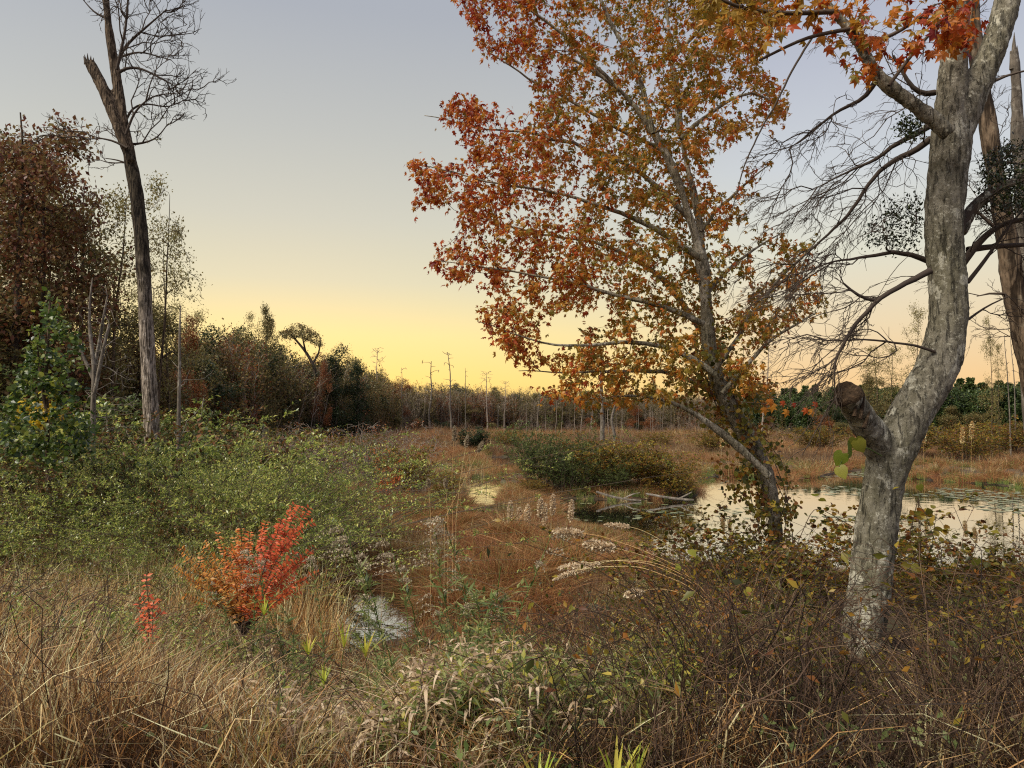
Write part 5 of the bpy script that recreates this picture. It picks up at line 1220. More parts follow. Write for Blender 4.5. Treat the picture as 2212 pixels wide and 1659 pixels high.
# ---------------------------------------------------------------- shrubs: a few kinds built once, then copied
def shrub_kind(name, H, spread, n_st, side, m_leaf, leaf, tpl, mat, twigm, lean=0.55, droop=0.25, berries=0, up=.2, flat=.3, r0=.007, base=.25):
    root = thing(name, 'x', 'shrub'); a = rng.uniform(0, 6.28, n_st); r = base * np.sqrt(rng.uniform(0, 1, n_st)); Pb = np.stack([np.cos(a) * r, np.sin(a) * r, np.full(n_st, -.05)], -1)
    h = H * rng.uniform(.55, 1.08, n_st); C = stems(Pb, h, a + rng.normal(size=n_st) * .5, np.abs(rng.normal(size=n_st)) * lean * spread / H + .05, droop * rng.uniform(.3, 1.4, n_st), 8, .018, 1.5)
    b = MB(); tubes(b, C, np.linspace(r0, r0 * .2, 8), 3, .4)
    p, tt, tp, ix = sample_line(C, side, .2, .97); az = rng.uniform(0, 6.28, len(p)); L_ = H * .26 * rng.uniform(.4, 1.1, len(p)) * (1.15 - tp * .6)
    D = unit(np.stack([np.cos(az), np.sin(az), np.full(len(p), up)], -1) + tt * .8); t = np.linspace(0, 1, 5)[None, :, None]
    C2 = p[:, None] + D[:, None] * L_[:, None, None] * t + np.array([0, 0, -1]) * (L_[:, None, None] * .25 * t ** 2); C2[:, 1:] += np.cumsum(rng.normal(size=(len(p), 4, 3)) * .008, 1)
    tubes(b, C2, np.linspace(r0 * .4, r0 * .12, 5), 3, .3); b.build('stems', twigm, root)
    q, t2, _, ix2 = sample_line(C2, m_leaf, .1, 1); q2, t3, _, _ = sample_line(C, max(1, m_leaf // 2), .75, 1); q = np.concatenate([q, q2]); t2 = np.concatenate([t2, t3])
    b = MB(); leaves(b, tpl, q, unit(t2 * .6 + rdir(len(q)) * .9 + [0, 0, .1]), rdir(len(q)) * flat * 2 + [0, 0, 1], leaf * rng.uniform(.6, 1.25, len(q)), rng.uniform(.05, .95, len(q))); b.build('foliage', mat, root)
    if berries:
        e = C2[rng.integers(0, len(C2), berries), -1]; e = np.repeat(e, 6, 0) + rng.normal(size=(berries * 6, 3)) * .018; b = MB(); a_ = np.array([[0, 0, 1], [1, 0, 0], [0, 1, 0], [-1, 0, 0], [0, -1, 0], [0, 0, -1.0]]); f_ = np.array([(0, 1, 2), (0, 2, 3), (0, 3, 4), (0, 4, 1), (5, 2, 1), (5, 3, 2), (5, 4, 3), (5, 1, 4)])
        V_ = e[:, None] + a_[None] * .006; b.add(V_, (f_[None] + (np.arange(len(e)) * 6)[:, None, None]).reshape(-1, 3), .5); b.build('berries', FL['berry'], root)
    root['H'] = H; return root


def put(k, u, y, vtop, label, group=None, wide=1.0, rz=None, x=None, ztop=None, zoff=0.0, tilt=0.0):
    x = (u - 1106) / F * y if x is None else x; z = float(gh(np.array([x]), np.array([y]))[0]); z = max(z, -.1) + zoff; top = CAM_Z - (vtop - 912) / F * y if ztop is None else ztop; s = max(.12, (top - z) / k['H'] * 1.12); rz = float(rng.uniform(0, 6.28)) if rz is None else rz
    sc = (s * wide, s * wide, s); cat = k['category']
    if k.name not in USED:
        USED.add(k.name); KIDS[k.name] = [(c, []) for c in bpy.data.objects if c.parent is k]; k.location = (x, y, z); k.rotation_euler = (0, tilt, rz); k.scale = sc; k['label'] = label
        if group: k['group'] = group
        return k
    r = copy_tree(k, (x, y, z), rz, sc, label, group, (0, tilt))
    if not group and 'group' in r: del r['group']
    return r


LEAFN = (DIA[0] * [.62, 1, 1], DIA[1])
SP = [shrub_kind('privet_shrub', 2.4, 2.4, 60, 10, 18, .035, LEAFN, FL['privet'], M['twig'], base=.5) for _ in range(4)]
SA = shrub_kind('arching_shrub', 2.0, 3.6, 34, 11, 19, .037, LEAFN, FL['privet'], M['twig'], lean=.6, base=.3)
rows = [(15.5, [(300, 960), (380, 935), (455, 925), (530, 905), (600, 925), (660, 950)]), (13.0, [(-60, 985), (30, 975), (130, 985), (230, 990), (330, 1000), (430, 985), (530, 975), (600, 985)]),
        (11.3, [(-80, 1060), (40, 1065), (150, 1070), (265, 1075), (370, 1080), (470, 1070), (545, 1075)]), (10.0, [(-40, 1130), (90, 1125), (210, 1145), (330, 1150), (430, 1155), (500, 1150)])]
names = ['back row', 'second row', 'third row', 'front row']
for (yy, lst), nm in zip(rows, names):
    for j, (u, v) in enumerate(lst):
        put(SA if rng.uniform() < .45 else SP[int(rng.integers(0, 4))], u, yy + rng.uniform(-.4, .4), v + rng.uniform(-8, 8), 'small-leaved green arching shrub in the thicket below the bare snag', 'green shrubs of the left thicket', wide=1.15)
put(SA, 665, 16.0, 1010, 'green shrub sending long arching sprays over the marsh beside the thicket', wide=1.0)
put(SA, 610, 15.0, 950, 'green shrub with tall whip-like sprays at the right end of the thicket', wide=.9)
# far and middle marsh bushes
FL['dullgreen'] = foliage('dull_green_leaves', [(32, 42, 22), (54, 68, 32), (78, 90, 42), (104, 108, 54)], trans=.35)
SG = shrub_kind('green_bush', 2.6, 2.0, 80, 10, 14, .07, LEAFN, FL['dullgreen'], M['twig'], base=.6, lean=.4)
SO = shrub_kind('olive_bush', 2.4, 2.0, 70, 10, 11, .075, DIA, FL['yellowgreen'], M['twig'], base=.6, lean=.4)
SD = shrub_kind('evergreen_bush', 2.4, 1.8, 60, 10, 14, .09, DIA, FL['deep'], M['twig'], base=.6, lean=.4)
SR = shrub_kind('red_shrub', 2.0, 1.0, 24, 7, 8, .06, DIA, FL['orange'], M['twig'], lean=.3)
put(SG, 1185, 33, 906, 'feathery green bush at the left end of the island', wide=1.2); put(SG, 1228, 32, 963, 'low green bush on the island beside the feathery one', wide=1.3)
put(SO, 1290, 33, 943, 'olive bush in the middle of the island', wide=1.3); put(SO, 1350, 33, 938, 'browning olive bush on the island, second from the right end', wide=1.3); put(SO, 1415, 33, 963, 'low browning bush at the right end of the island', wide=1.4); put(SG, 1260, 35, 933, 'green bush behind the olive bush on the island', wide=1.1); put(SG, 1320, 31.8, 993, 'small green bush at the water edge of the island', wide=1.5); put(SO, 1455, 32, 1003, 'small brown bush on the tip of the island', wide=1.6); put(SO, 1150, 31, 1030, 'small yellow green bush at the left foot of the island', wide=1.4)
put(SD, 1020, 70, 922, 'small round dark evergreen standing alone on the marsh', wide=1.25)
put(SR, 838, 26, 965, 'thin red-leaved shrub on the marsh left of the channel', wide=.8); put(SR, 880, 24, 1035, 'small red-leaved shoot low on the marsh left of the channel', wide=.6)
put(SG, 800, 34, 935, 'slender green bush on the marsh behind the thin red-leaved shrub', wide=.9); put(SG, 495, 45, 925, 'small yellow green bush before the dark wood', wide=1); put(SO, 960, 24, 1010, 'yellowing slender bush between the green thicket and the channel', wide=.8)
put(SO, 880, 30, 950, 'olive bush on the marsh left of the round evergreen', wide=.9)
for (u, y, v) in [(740, 40, 928), (620, 38, 915), (1540, 70, 925), (1620, 75, 922), (1960, 62, 915), (2080, 60, 905), (2180, 64, 900), (1760, 72, 915), (1100, 78, 925), (1420, 80, 928)]:
    put(SO, u, y, v, 'olive brown bush at the far edge of the marsh', 'bushes at the far edge of the marsh', wide=1.5)

# yellowing bushes on the right bank, round the two leaning trunks
SY = [shrub_kind('yellowing_shrub', 1.7, 1.7, 30, 8, 7, .05, ROUND, FL['yellowgreen'], M['twig'], base=.4, berries=26, lean=.6, r0=.006) for _ in range(3)]
for (u, y, v, lab) in [(1500, 8.6, 1100, 'yellowing bush at the left foot of the orange maple'), (1590, 8.0, 1060, 'yellowing bush just left of the maple trunk'), (1650, 7.4, 1130, 'low yellowing bush before the maple trunk'), (1745, 8.2, 1070, 'yellowing bush between the maple and the thick grey trunk'),
                       (1800, 7.0, 1110, 'bush with orange leaves left of the thick grey trunk'), (1985, 7.2, 1045, 'tall bush close behind the thick grey trunk on its right'), (2065, 6.6, 1130, 'yellow green bush right of the thick grey trunk'),
                       (2150, 7.6, 1180, 'red tinged bush near the right edge against the water'), (2225, 6.4, 1215, 'olive bush at the right edge of the view'), (2120, 5.6, 1240, 'round-leaved bush low at the right edge'), (1560, 6.8, 1190, 'sprawling bush with black berries below the maple'), (1700, 6.4, 1230, 'berry-bearing bush left of the foot of the thick trunk'), (1985, 6.1, 1200, 'bush pressed against the right side of the thick trunk')]:
    put(SY[int(rng.integers(0, 3))], u, y, v, lab, 'yellowing shrubs on the right bank', wide=1.25)


# ---------------------------------------------------------------- the orange and red shrub
def pinnate(root, tips, base, Y, dv, leaf, colour, parts=0, matl=None, gap=.028, twigm=None):
    b = MB(); bl = MB(); LP = []
    for (u, v, dy, c) in tips:
        p0 = P(*base, Y); p1 = P(u, v, Y + dy); mid = (p0 + p1) / 2 + np.array([(p1 - p0)[0] * -.18, 0, .03]) + rng.normal(size=3) * .02; t = np.linspace(0, 1, 9)[:, None]
        q = (1 - t) ** 2 * p0 + 2 * t * (1 - t) * mid + t ** 2 * p1; q[1:-1] += rng.normal(size=(7, 3)) * .006; tubes(b, q, np.linspace(.006, .0015, 9), 4, .2)
        Lq = np.linalg.norm(p1 - p0)
        # main stem leaves and side twigs of leaves
        lines = [(q, .3)]
        for s in range(7):
            tt = rng.uniform(.25, .9); i = int(tt * 8); a = rng.uniform(-1, 1); d = unit((q[i + 1 if i < 8 else 8] - q[i - 1])[None])[0] * .9 + np.array([a, rng.uniform(-.6, .6), .1]); ll = Lq * .26 * (1.2 - tt)
            q2 = q[i] + d * ll * np.linspace(0, 1, 5)[:, None]; tubes(b, q2, np.linspace(.003, .001, 5), 3, .2); lines.append((q2, .05))
        for ln, t0 in lines:
            seg = np.linalg.norm(np.diff(ln, axis=0), axis=1).sum(); m = max(2, int(seg * (1 - t0) / gap))
            for s in range(m):
                tt = t0 + (1 - t0) * (s + .5) / m; f = tt * (len(ln) - 1); i = min(int(f), len(ln) - 2); pt = ln[i] + (ln[i + 1] - ln[i]) * (f - i); tg = unit((ln[i + 1] - ln[i])[None])[0]
                for sg in (-1, 1):
                    side = unit(np.cross(tg, [0, 1, 0.2])[None])[0] * sg; LP.append((pt, side + tg * .45 + rng.normal(size=3) * .25 + [0, 0, -.1], leaf * rng.uniform(.7, 1.15), np.clip(c + rng.normal() * .09, .02, .98)))
    b.build('stems', twigm or M['twig'], root)
    pos = np.array([l[0] for l in LP]); D = np.array([l[1] for l in LP]); S = np.array([l[2] for l in LP]); v = np.array([l[3] for l in LP]); Nn = rdir(len(LP)) * .5 + [0, -.5, .8]
    o_ = rng.permutation(len(LP)); pick, rest = o_[:parts], o_[parts:]
    if len(rest): leaves(bl, OVAL, pos[rest], D[rest], Nn[rest], S[rest], v[rest]); f = bl.build('foliage', matl, root); f['kind'] = 'stuff'
    X, Y_, Z = leaf_frame(D, Nn); lv = []
    if parts:
        for k in range(8): bb = MB(); bb.add(OVAL[0] * [1.2, 1, 1], OVAL[1], .06 + .125 * k); lv.append(bb.mesh('leaf', matl))
        base_ = np.array(root.location)
        for i in pick:
            o = bpy.data.objects.new('leaf', lv[int(min(7, v[i] * 8))]); COL.objects.link(o); o.parent = root; M_ = np.stack([X[i], Y_[i], Z[i]], -1) * S[i]; pp = pos[i] - base_
            o.matrix_local = Matrix([list(M_[r_]) + [pp[r_]] for r_ in range(3)] + [[0, 0, 0, 1]])


sh = thing('orange_shrub', 'bright orange and red shrub with tiers of small leaves', 'shrub', P(525, 1375, 7.2))
tips = [(372, 1225, .1, .72), (385, 1180, .2, .66), (432, 1192, -.1, .78), (470, 1150, 0, .60), (440, 1170, .3, .7), (505, 1160, .2, .62), (540, 1148, 0, .42), (520, 1140, -.2, .55), (575, 1125, .1, .22), (610, 1120, -.1, .12), (650, 1092, .1, .08), (668, 1095, -.15, .10), (636, 1088, .2, .12),
        (640, 1190, -.1, .12), (690, 1235, 0, .25), (600, 1230, -.3, .2), (565, 1250, -.2, .35), (440, 1250, -.2, .85), (400, 1210, -.2, .8), (480, 1270, -.3, .8), (500, 1230, -.3, .7), (680, 1180, .2, .15), (560, 1200, .2, .3), (450, 1230, .1, .75)]
pinnate(sh, tips, (528, 1378), 7.2, 0, .05, None, 300, FL['orange'], gap=.028)
sh = thing('red_seedling', 'small upright pinkish red plant standing in the dry straw', 'plant', P(318, 1460, 5.2)); pinnate(sh, [(316, 1240, 0, .1), (300, 1300, .05, .15), (332, 1300, -.05, .12)], (320, 1480), 5.2, 0, .042, None, 60, FL['orange'], gap=.04)
for (u, v, ub, vb, Yc, c, lab) in [(795, 1610, 800, 1659, 4.2, .1, 'a')][:0]: pass
rs = thing('red_leaved_creeper', 'small red leaves low in the centre of the near bank', 'plant', P(1060, 1620, 4.8)); pinnate(rs, [(1050, 1480, 0, .1), (1090, 1500, .2, .1), (1020, 1560, .1, .08), (930, 1590, .1, .06)], (1050, 1630), 4.8, 0, .04, None, 30, FL['orange'], gap=.06)


# ---------------------------------------------------------------- goldenrods gone to seed
def goldenrod(H, fuzz=True, mat=FL['herb']):
    root = thing('goldenrod', 'x', 'wildflower'); b = MB(); ln = rng.uniform(.05, .3); C = stems(np.array([[0, 0, -.03]]), H, 0.0, ln, .02, 10, .01); tubes(b, C, np.linspace(.004, .002, 10), 4, .4); Cs = [C]
    if not fuzz or rng.uniform() < .6:
        p, tt, tp, _ = sample_line(C, 9, .3, .85); D = unit(rdir(len(p)) * [1, 1, .3] + [0, 0, .7]); t = np.linspace(0, 1, 5)[None, :, None]; C2 = p[:, None] + D[:, None] * (H * .2 * rng.uniform(.5, 1.1, len(p)))[:, None, None] * t; tubes(b, C2, np.linspace(.002, .001, 5), 3, .4); Cs.append(C2)
    b.build('stem', FL['green'], root); b = MB()
    for i, c in enumerate(Cs):
        p, tt, tp, _ = sample_line(c, 70 if i == 0 else 14, .12, .9 if i == 0 else 1.0); n = len(p); leaves(b, LANCE, p, unit(rdir(n) * [1, 1, .35] + tt * .6), rdir(n) * .4 + [0, 0, 1], H * .088 * rng.uniform(.5, 1.2, n) * (1.2 - .6 * tp), rng.uniform(0, 1, n))
    b.build('leaves', mat, root)
    if fuzz:
        b = MB(); nb = 6; p, tt, tp, _ = sample_line(C, nb, .8, 1.0); az = rng.normal(size=nb) * 1.2; t = np.linspace(0, 1, 6)[None, :, None]; L_ = H * rng.uniform(.06, .13, nb)[:, None, None]; D = np.stack([np.cos(az), np.sin(az), np.full(nb, .7)], -1)
        C3 = p[:, None] + D[:, None] * L_ * t + np.array([.2, 0, -1]) * L_ * .8 * t ** 2.2; q, t2, _, _ = sample_line(C3, 46, .1, 1); q = q + rng.normal(size=q.shape) * .006; leaves(b, DIA, q, rdir(len(q)), rdir(len(q)), rng.uniform(.008, .018, len(q)), rng.uniform(0, 1, len(q))); b.build('seed_plume', FL['fuzz'], root)
    root['H'] = H; return root


GK = [goldenrod(1.2) for _ in range(5)]; GL = [goldenrod(1.2, False) for _ in range(2)]
for (u, y, v, lab) in [(735, 6.0, 1235, 'goldenrod leaning over the pool with a small seed plume'), (845, 6.4, 1195, 'goldenrod gone to seed right of the pool'), (885, 6.2, 1165, 'tallest goldenrod with a bushy white seed plume'), (905, 5.8, 1235, 'goldenrod with a broad seed plume below the tallest one'), (850, 5.5, 1270, 'short goldenrod with a drooping plume at the pool edge'),
                       (945, 6.6, 1200, 'goldenrod with a hooked white plume'), (985, 6.5, 1205, 'goldenrod with two curled plume branches'), (1035, 6.8, 1150, 'thin upright goldenrod standing highest in the centre'), (1050, 6.2, 1180, 'goldenrod with brown seed spike beside the thin upright one'), (960, 5.4, 1300, 'low goldenrod with an arching grey plume'), (1000, 5.0, 1290, 'low goldenrod right of the arching grey plume'),
                       (1135, 5.8, 1325, 'short goldenrod with an upright brown seed head'), (560, 6.3, 1215, 'goldenrod plume before the red shrub'), (590, 6.0, 1240, 'goldenrod plume at the right foot of the red shrub'), (635, 6.1, 1240, 'goldenrod plume between the red shrub and the pool'), (540, 5.8, 1265, 'short goldenrod plume at the foot of the orange shrub'), (930, 4.9, 1420, 'near goldenrod with a drooping fuzzy head'), (790, 5.2, 1440, 'near goldenrod with a grey fuzzy head among dry leaves'), (1100, 6.6, 1240, 'goldenrod with a small white plume right of the centre')]:
    put(GK[int(rng.integers(0, 5))], u, y, v, lab, 'goldenrods gone to seed on the near bank', wide=1.0, rz=float(rng.choice([math.pi, math.pi * .8, math.pi * 1.2, 0.3])), tilt=float(rng.normal() * .08))
for (u, y, v, lab) in [(1030, 5.6, 1235, 'leafy green weed standing tall in the centre of the bank'), (1055, 5.2, 1330, 'leafy green weed right of the tall central one'), (640, 5.0, 1330, 'pale green leafy weed left of the pool'), (680, 4.7, 1400, 'pale green leafy weed below the pool'), (720, 4.4, 1480, 'leafy green weed at the bottom left of the centre'), (1000, 4.6, 1450, 'leafy green weed in the bottom centre'), (880, 4.3, 1540, 'short leafy green weed at the bottom centre'), (1180, 4.6, 1500, 'leafy weed right of the bottom centre'), (600, 4.9, 1420, 'short green weed at the foot of the orange shrub'), (950, 5.6, 1380, 'green weed among the dry curled leaves'), (1020, 5.0, 1290, 'tall green weed in front of the thin upright goldenrod'), (1075, 4.8, 1400, 'green weed right of the bottom centre weeds'), (820, 4.8, 1430, 'green weed below the right end of the pool'), (690, 4.2, 1520, 'green weed at the bottom, left of centre'), (1110, 4.3, 1530, 'green weed at the bottom near the bright cane sprig'), (1250, 4.4, 1540, 'green weed at the edge of the brambles')]:
    put(GL[int(rng.integers(0, 2))], u, y, v, lab, 'leafy green weeds on the near bank', wide=1.3, tilt=float(rng.normal() * .1))


# ---------------------------------------------------------------- yellow-green cane sprigs
def cane_sprig(n, Ls, spread=.8):
    root = thing('cane_sprig', 'x', 'cane'); b = MB(); tubes(b, np.array([[.05, .02, -.3], [0.02, 0, -.12], [0, 0, 0.02]]), np.array([.004, .004, .003]), 4, .3); b.build('stem', FL['green'], root)
    for k in range(n):
        a = k / n * 6.28 + rng.uniform(-.4, .4); ln = rng.uniform(.2, 1) * spread; L_ = Ls * rng.uniform(.6, 1.05); t = np.linspace(0, 1, 6)[:, None]; C = np.array([[0, 0, 0.0]]) + np.c_[np.cos(a) * ln * L_ * t ** 1.2, np.sin(a) * ln * L_ * t ** 1.2, L_ * (t - .22 * ln * t ** 3)]
        prof = np.array([.35, .9, 1, .85, .5, .03]) * .019 * (Ls / .3); S = unit(np.array([[-math.sin(a), math.cos(a), rng.uniform(-.4, .4)]])); mdp = C + np.array([0, 0, -.003]); V_ = np.stack([C - S * prof[:, None] / 2, mdp, C + S * prof[:, None] / 2], 1).reshape(-1, 3)
        f = [(i * 3 + j, i * 3 + j + 1, i * 3 + j + 4, i * 3 + j + 3) for i in range(5) for j in (0, 1)]; b = MB(); b.add(V_, f, rng.uniform(.1, .9)); b.build('blade', FL['cane'], root)
    root['H'] = Ls; return root


CK = [cane_sprig(9, .3), cane_sprig(7, .3, .6), cane_sprig(11, .3, 1.0)]
for (u, vb, vt, Yc, lab) in [(1165, 1730, 1590, 2.9, 'bright yellow green cane sprig at the bottom edge, centre'), (1330, 1720, 1555, 2.92, 'bright cane sprig at the bottom edge right of the centre one'), (1372, 1700, 1585, 2.95, 'upright cane sprig just behind the bottom right one'), (665, 1420, 1355, 4.8, 'yellow green cane sprig left of the pool'), (743, 1400, 1320, 5.2, 'dark green cane sprig at the pool edge'), (790, 1420, 1340, 5.0, 'yellow cane sprig right of the pool'),
                         (1150, 1450, 1415, 4.9, 'cane sprig fanning out in the centre right'), (570, 1330, 1275, 5.6, 'small cane sprig before the orange shrub'), (700, 1480, 1420, 4.4, 'cane sprig among dry curled leaves'), (1210, 1560, 1510, 4.2, 'low cane sprig with pale dead blades')]:
    z0 = CAM_Z - (vb - 912) / F * Yc; s = ((vb - vt) / F * Yc) / .3 * .85;  k = CK[int(rng.integers(0, 3))]; loc = tuple(P(u, vb, Yc)); rz = float(rng.uniform(0, 6.28))
    if k.name not in USED:
        USED.add(k.name); KIDS[k.name] = [(c, []) for c in bpy.data.objects if c.parent is k]; k.location = loc; k.rotation_euler = (0, 0, rz); k.scale = (s, s, s); k['label'] = lab; k['group'] = 'cane sprigs on the near bank'
    else: copy_tree(k, loc, rz, (s, s, s), lab, 'cane sprigs on the near bank')


# ---------------------------------------------------------------- reeds with woolly plumes
def reed(u0, v0, pts, Y, head, lab, mat=None, hw=5.5, cat='reed', group='woolly reeds'):
    p = np.array([P(u, v, Y) for u, v in [(u0, v0)] + pts]); g_ = P(u0, v0, Y); gz = float(gh(np.array([g_[0]]), np.array([g_[1]]))[0]); root = thing('woolly_reed', lab, cat, (g_[0], g_[1], gz), group)
    p = np.concatenate([[[g_[0], g_[1], min(gz, g_[2] - .02)]], p]); q, r = densify(p, np.linspace(.0035, .0015, len(p)), .06); b = MB(); tubes(b, q, r, 4, .6); b.build('stem', FL['straw'], root)
    # plume on the last part
    L_ = head / F * Y; d = np.cumsum(np.linalg.norm(np.diff(q[::-1], axis=0), axis=1)); m = int(np.searchsorted(d, L_)) + 1; seg = q[::-1][:max(3, m + 1)][::-1]; n = 800; pt, tt, tp, _ = sample_line(seg[None], n, 0, 1); w_ = hw * 1.25 / F * Y * np.sin(np.clip(tp * .95 + .05, 0, 1) * math.pi) ** .5
    off = rdir(n) * (w_ * rng.uniform(.1, 1, n))[:, None]; b = MB(); leaves(b, DIA, pt + off, unit(tt * .8 + off * 60 + [0, 0, -.2]), rdir(n), (hw * 1.0 / F * Y) * rng.uniform(.5, 1.3, n), rng.uniform(0, 1, n)); b.build('plume', mat or FL['plume'], root)


reed(1560, 1330, [(1480, 1230), (1380, 1185), (1290, 1155), (1235, 1150), (1198, 1148)], 6.6, 50, 'woolly reed plume bending left, topmost of the group by the river', hw=6.5)
reed(1570, 1340, [(1500, 1250), (1420, 1210), (1350, 1188), (1310, 1180), (1266, 1175)], 6.3, 62, 'widest woolly reed plume, second from the top of the group', hw=8)
reed(1590, 1350, [(1500, 1260), (1400, 1215), (1320, 1210), (1280, 1214), (1206, 1228)], 6.0, 50, 'woolly reed plume drooping left below the widest one', hw=4.5)
reed(1590, 1350, [(1500, 1255), (1420, 1215), (1350, 1208), (1300, 1214), (1236, 1238)], 6.1, 52, 'woolly reed plume lying just under the drooping one', hw=5)
reed(1580, 1350, [(1490, 1265), (1380, 1222), (1280, 1225), (1240, 1232), (1196, 1252)], 5.9, 46, 'lowest long woolly reed plume of the group', hw=4)
reed(1600, 1350, [(1520, 1300), (1440, 1270), (1400, 1272), (1352, 1285)], 5.7, 24, 'short woolly reed plume low on the right of the group', hw=6)
reed(1520, 1280, [(1450, 1180), (1390, 1145), (1350, 1135), (1308, 1133)], 7.4, 50, 'faint woolly reed plume behind the topmost one', hw=4)
for (u, v, u0, hd, lab) in [(982, 922, 978, 24, 'upright cattail with bursting fluff, leftmost of three on the marsh'), (1010, 942, 985, 16, 'cattail head leaning right, middle of three on the marsh'), (1043, 955, 960, 22, 'leaning cattail on a long stem, rightmost of three on the marsh')]:
    reed(u0, 1120, [((u0 + u) / 2 - 4, (1120 + v) / 2 + 10), (u, v)], 12.5, hd, lab, FL['fuzz'], 3.2, 'cattail', 'cattails gone to fluff')
for (u, v, hd, lab) in [(820, 1095, 14, 'small white fluffy head on a thin stem over the rust mound'), (925, 1035, 10, 'small fluffy head on the marsh before the channel, left'), (962, 1036, 10, 'small fluffy head on the marsh before the channel, right')]:
    reed(u + 6, v + 90, [(u + 2, v + 30), (u, v)], 12, hd, lab, FL['fuzz'], 3, 'reed', 'small fluffy heads')
for j, (u, v) in enumerate([(1103, 1085), (1122, 1098), (1140, 1092), (1168, 1078), (1178, 1090), (1235, 1082), (1195, 1070)]):
    reed(u - 4, v + 75, [(u - 2, v + 35), (u, v)], 20.5, 38, 'tan feathery reed plume at the left foot of the island', FL['plume'], 4, 'reed', 'tan reed plumes by the island')
for j, (u, v) in enumerate([(1560, 935), (2080, 925), (1575, 930), (1997, 925), (2100, 912)]):
    reed(u - 2, v + 60, [(u - 1, v + 20), (u, v)], 40, 30, 'pale reed standing above the far sedge', FL['straw'], 3, 'reed', 'pale reeds on the far bank')

# ---------------------------------------------------------------- driftwood by the island
for (pts, Yc, lab) in [([(1288, 1062, 4), (1310, 1070, 5), (1345, 1078, 4.5), (1385, 1082, 3)], 30.3, 'grey driftwood log lying at the foot of the island'), ([(1395, 1066, 3.5), (1430, 1073, 5), (1465, 1078, 5), (1498, 1080, 4)], 30.0, 'forked grey log lying in the river at the tip of the island')]:
    root = thing('driftwood_log', lab, 'log', P(pts[1][0], 1083, Yc)); q = np.array([P(u, v, Yc) for u, v, _ in pts]); q[:, 2] = np.maximum(q[:, 2], .03); r = np.array([h * .5 / F * Yc for *_, h in pts]); b = MB(); tubes(b, *densify(q, r, .2), 8, .5, 0, True); b.build('trunk', M['pale_bark'], root)
    b = MB(); tubes(b, *densify(np.array([q[2], q[2] + [.45, 0, .22], q[3] + [-.05, 0, .32]]), [.035, .03, .015], .1), 6); b.build('branch', M['pale_bark'], root)

# ---------------------------------------------------------------- left thicket: sapling, pale dead shrub, thin pale stem, autumn undergrowth
sp = thing('young_tree', 'young green tree with a yellow patch of leaves at the left edge', 'tree', P(110, 1080, 12.5))
mn = [densify(*path([(108, 1120, 5), (103, 1000, 5), (102, 900, 4.5), (98, 800, 4), (105, 720, 3), (108, 640, 1.5)], 12.5), .2), densify(*path([(102, 900, 3.5), (85, 800, 3), (80, 740, 1.5)], 12.3), .2)]
b = MB()
for p, r in mn: tubes(b, p, r, 6, .3)
b.build('trunk', M['brown_bark'], sp); q = sample_poly([(108, 630), (140, 690), (190, 760), (180, 860), (205, 960), (140, 1010), (20, 1000), (-20, 930), (20, 860), (40, 780), (60, 700)], 330); att = np.array([P(u, v, 12.5 + rng.normal() * .5) for u, v in q])
ch = grow(mn, att, step=.2, tipr=.003, expo=.42, maxr=.015); b = MB(); tube_chains(b, ch, 3, .3); b.build('branches', M['twig'], sp); p, tt = chain_points(ch, 9, .2, 1); p = p + rng.normal(size=p.shape) * .04; S = .085 * rng.uniform(.5, 1.2, len(p)); cy = np.linalg.norm((p - P(95, 885, 12.5)) * [1, .6, 1], axis=1)
vv = np.where(cy < .32, .85, rng.uniform(0, .55, len(p))); D = unit(tt * .4 + rdir(len(p)) + [0, 0, -.5]); b = MB(); FL['sap'] = foliage('sapling_leaves', [(34, 50, 22), (58, 78, 32), (88, 104, 44), (140, 140, 50), (200, 176, 50), (206, 160, 48)], trans=.45, rough=.35, var=.08, spec=.5, tint=False)
leaves(b, ROUND, p, D, rdir(len(p)) * .7 + [0, -.4, .8], S, vv); b.build('crown', FL['sap'], sp)
dd = thing('pale_dead_shrub', 'pale leafless forked shrub standing left of the bare snag', 'dead tree', P(200, 1010, 17))
mn = [densify(*path(x, 17 + dy), .2) for x, dy in [([(198, 1040, 7), (200, 940, 6), (202, 850, 5), (205, 790, 4.5), (196, 740, 4), (192, 690, 3), (194, 640, 2), (200, 600, 1)], 0), ([(203, 800, 4), (215, 740, 3.5), (222, 690, 3), (232, 640, 1.5)], .2), ([(204, 850, 4), (214, 800, 4), (222, 760, 4), (236, 700, 2.5)], -.2), ([(202, 820, 4), (185, 780, 3.5), (165, 740, 3), (160, 725, 1)], .1)]]
b = MB()
for p, r in mn: tubes(b, p, r, 6, .5)
b.build('trunk', M['pale_bark'], dd); q = np.concatenate([sample_poly([(165, 640), (240, 600), (260, 700), (290, 800), (160, 800)], 70), sample_poly([(200, 800), (300, 780), (300, 960), (240, 980), (160, 960), (170, 860)], 110)]); ch = grow(mn, np.array([P(u, v, 17 + rng.normal() * .5) for u, v in q]), step=.25, tipr=.006, expo=.4, maxr=.03); b = MB(); tube_chains(b, ch, 4, .6); b.build('branches', M['pale_bark'], dd)
ps = thing('pale_sapling', 'thin pale leafless stem standing right of the bare snag', 'dead tree', P(386, 1010, 19)); mn = [densify(*path([(385, 1040, 4.5), (386, 900, 4), (388, 800, 3.5), (388, 700, 2), (390, 660, 1)], 19), .2)]; b = MB(); tubes(b, *mn[0], 6, .5); b.build('trunk', M['pale_bark'], ps)
ch = grow(mn, np.array([P(u, v, 19 + rng.normal() * .4) for u, v in [(395, 750), (460, 800), (430, 820), (372, 780), (365, 850), (398, 830), (440, 870), (435, 900), (375, 930), (410, 800), (450, 810), (420, 930), (440, 860)]]), step=.3, tipr=.009, expo=.4); b = MB(); tube_chains(b, ch, 4, .6); b.build('branches', M['pale_bark'], ps)
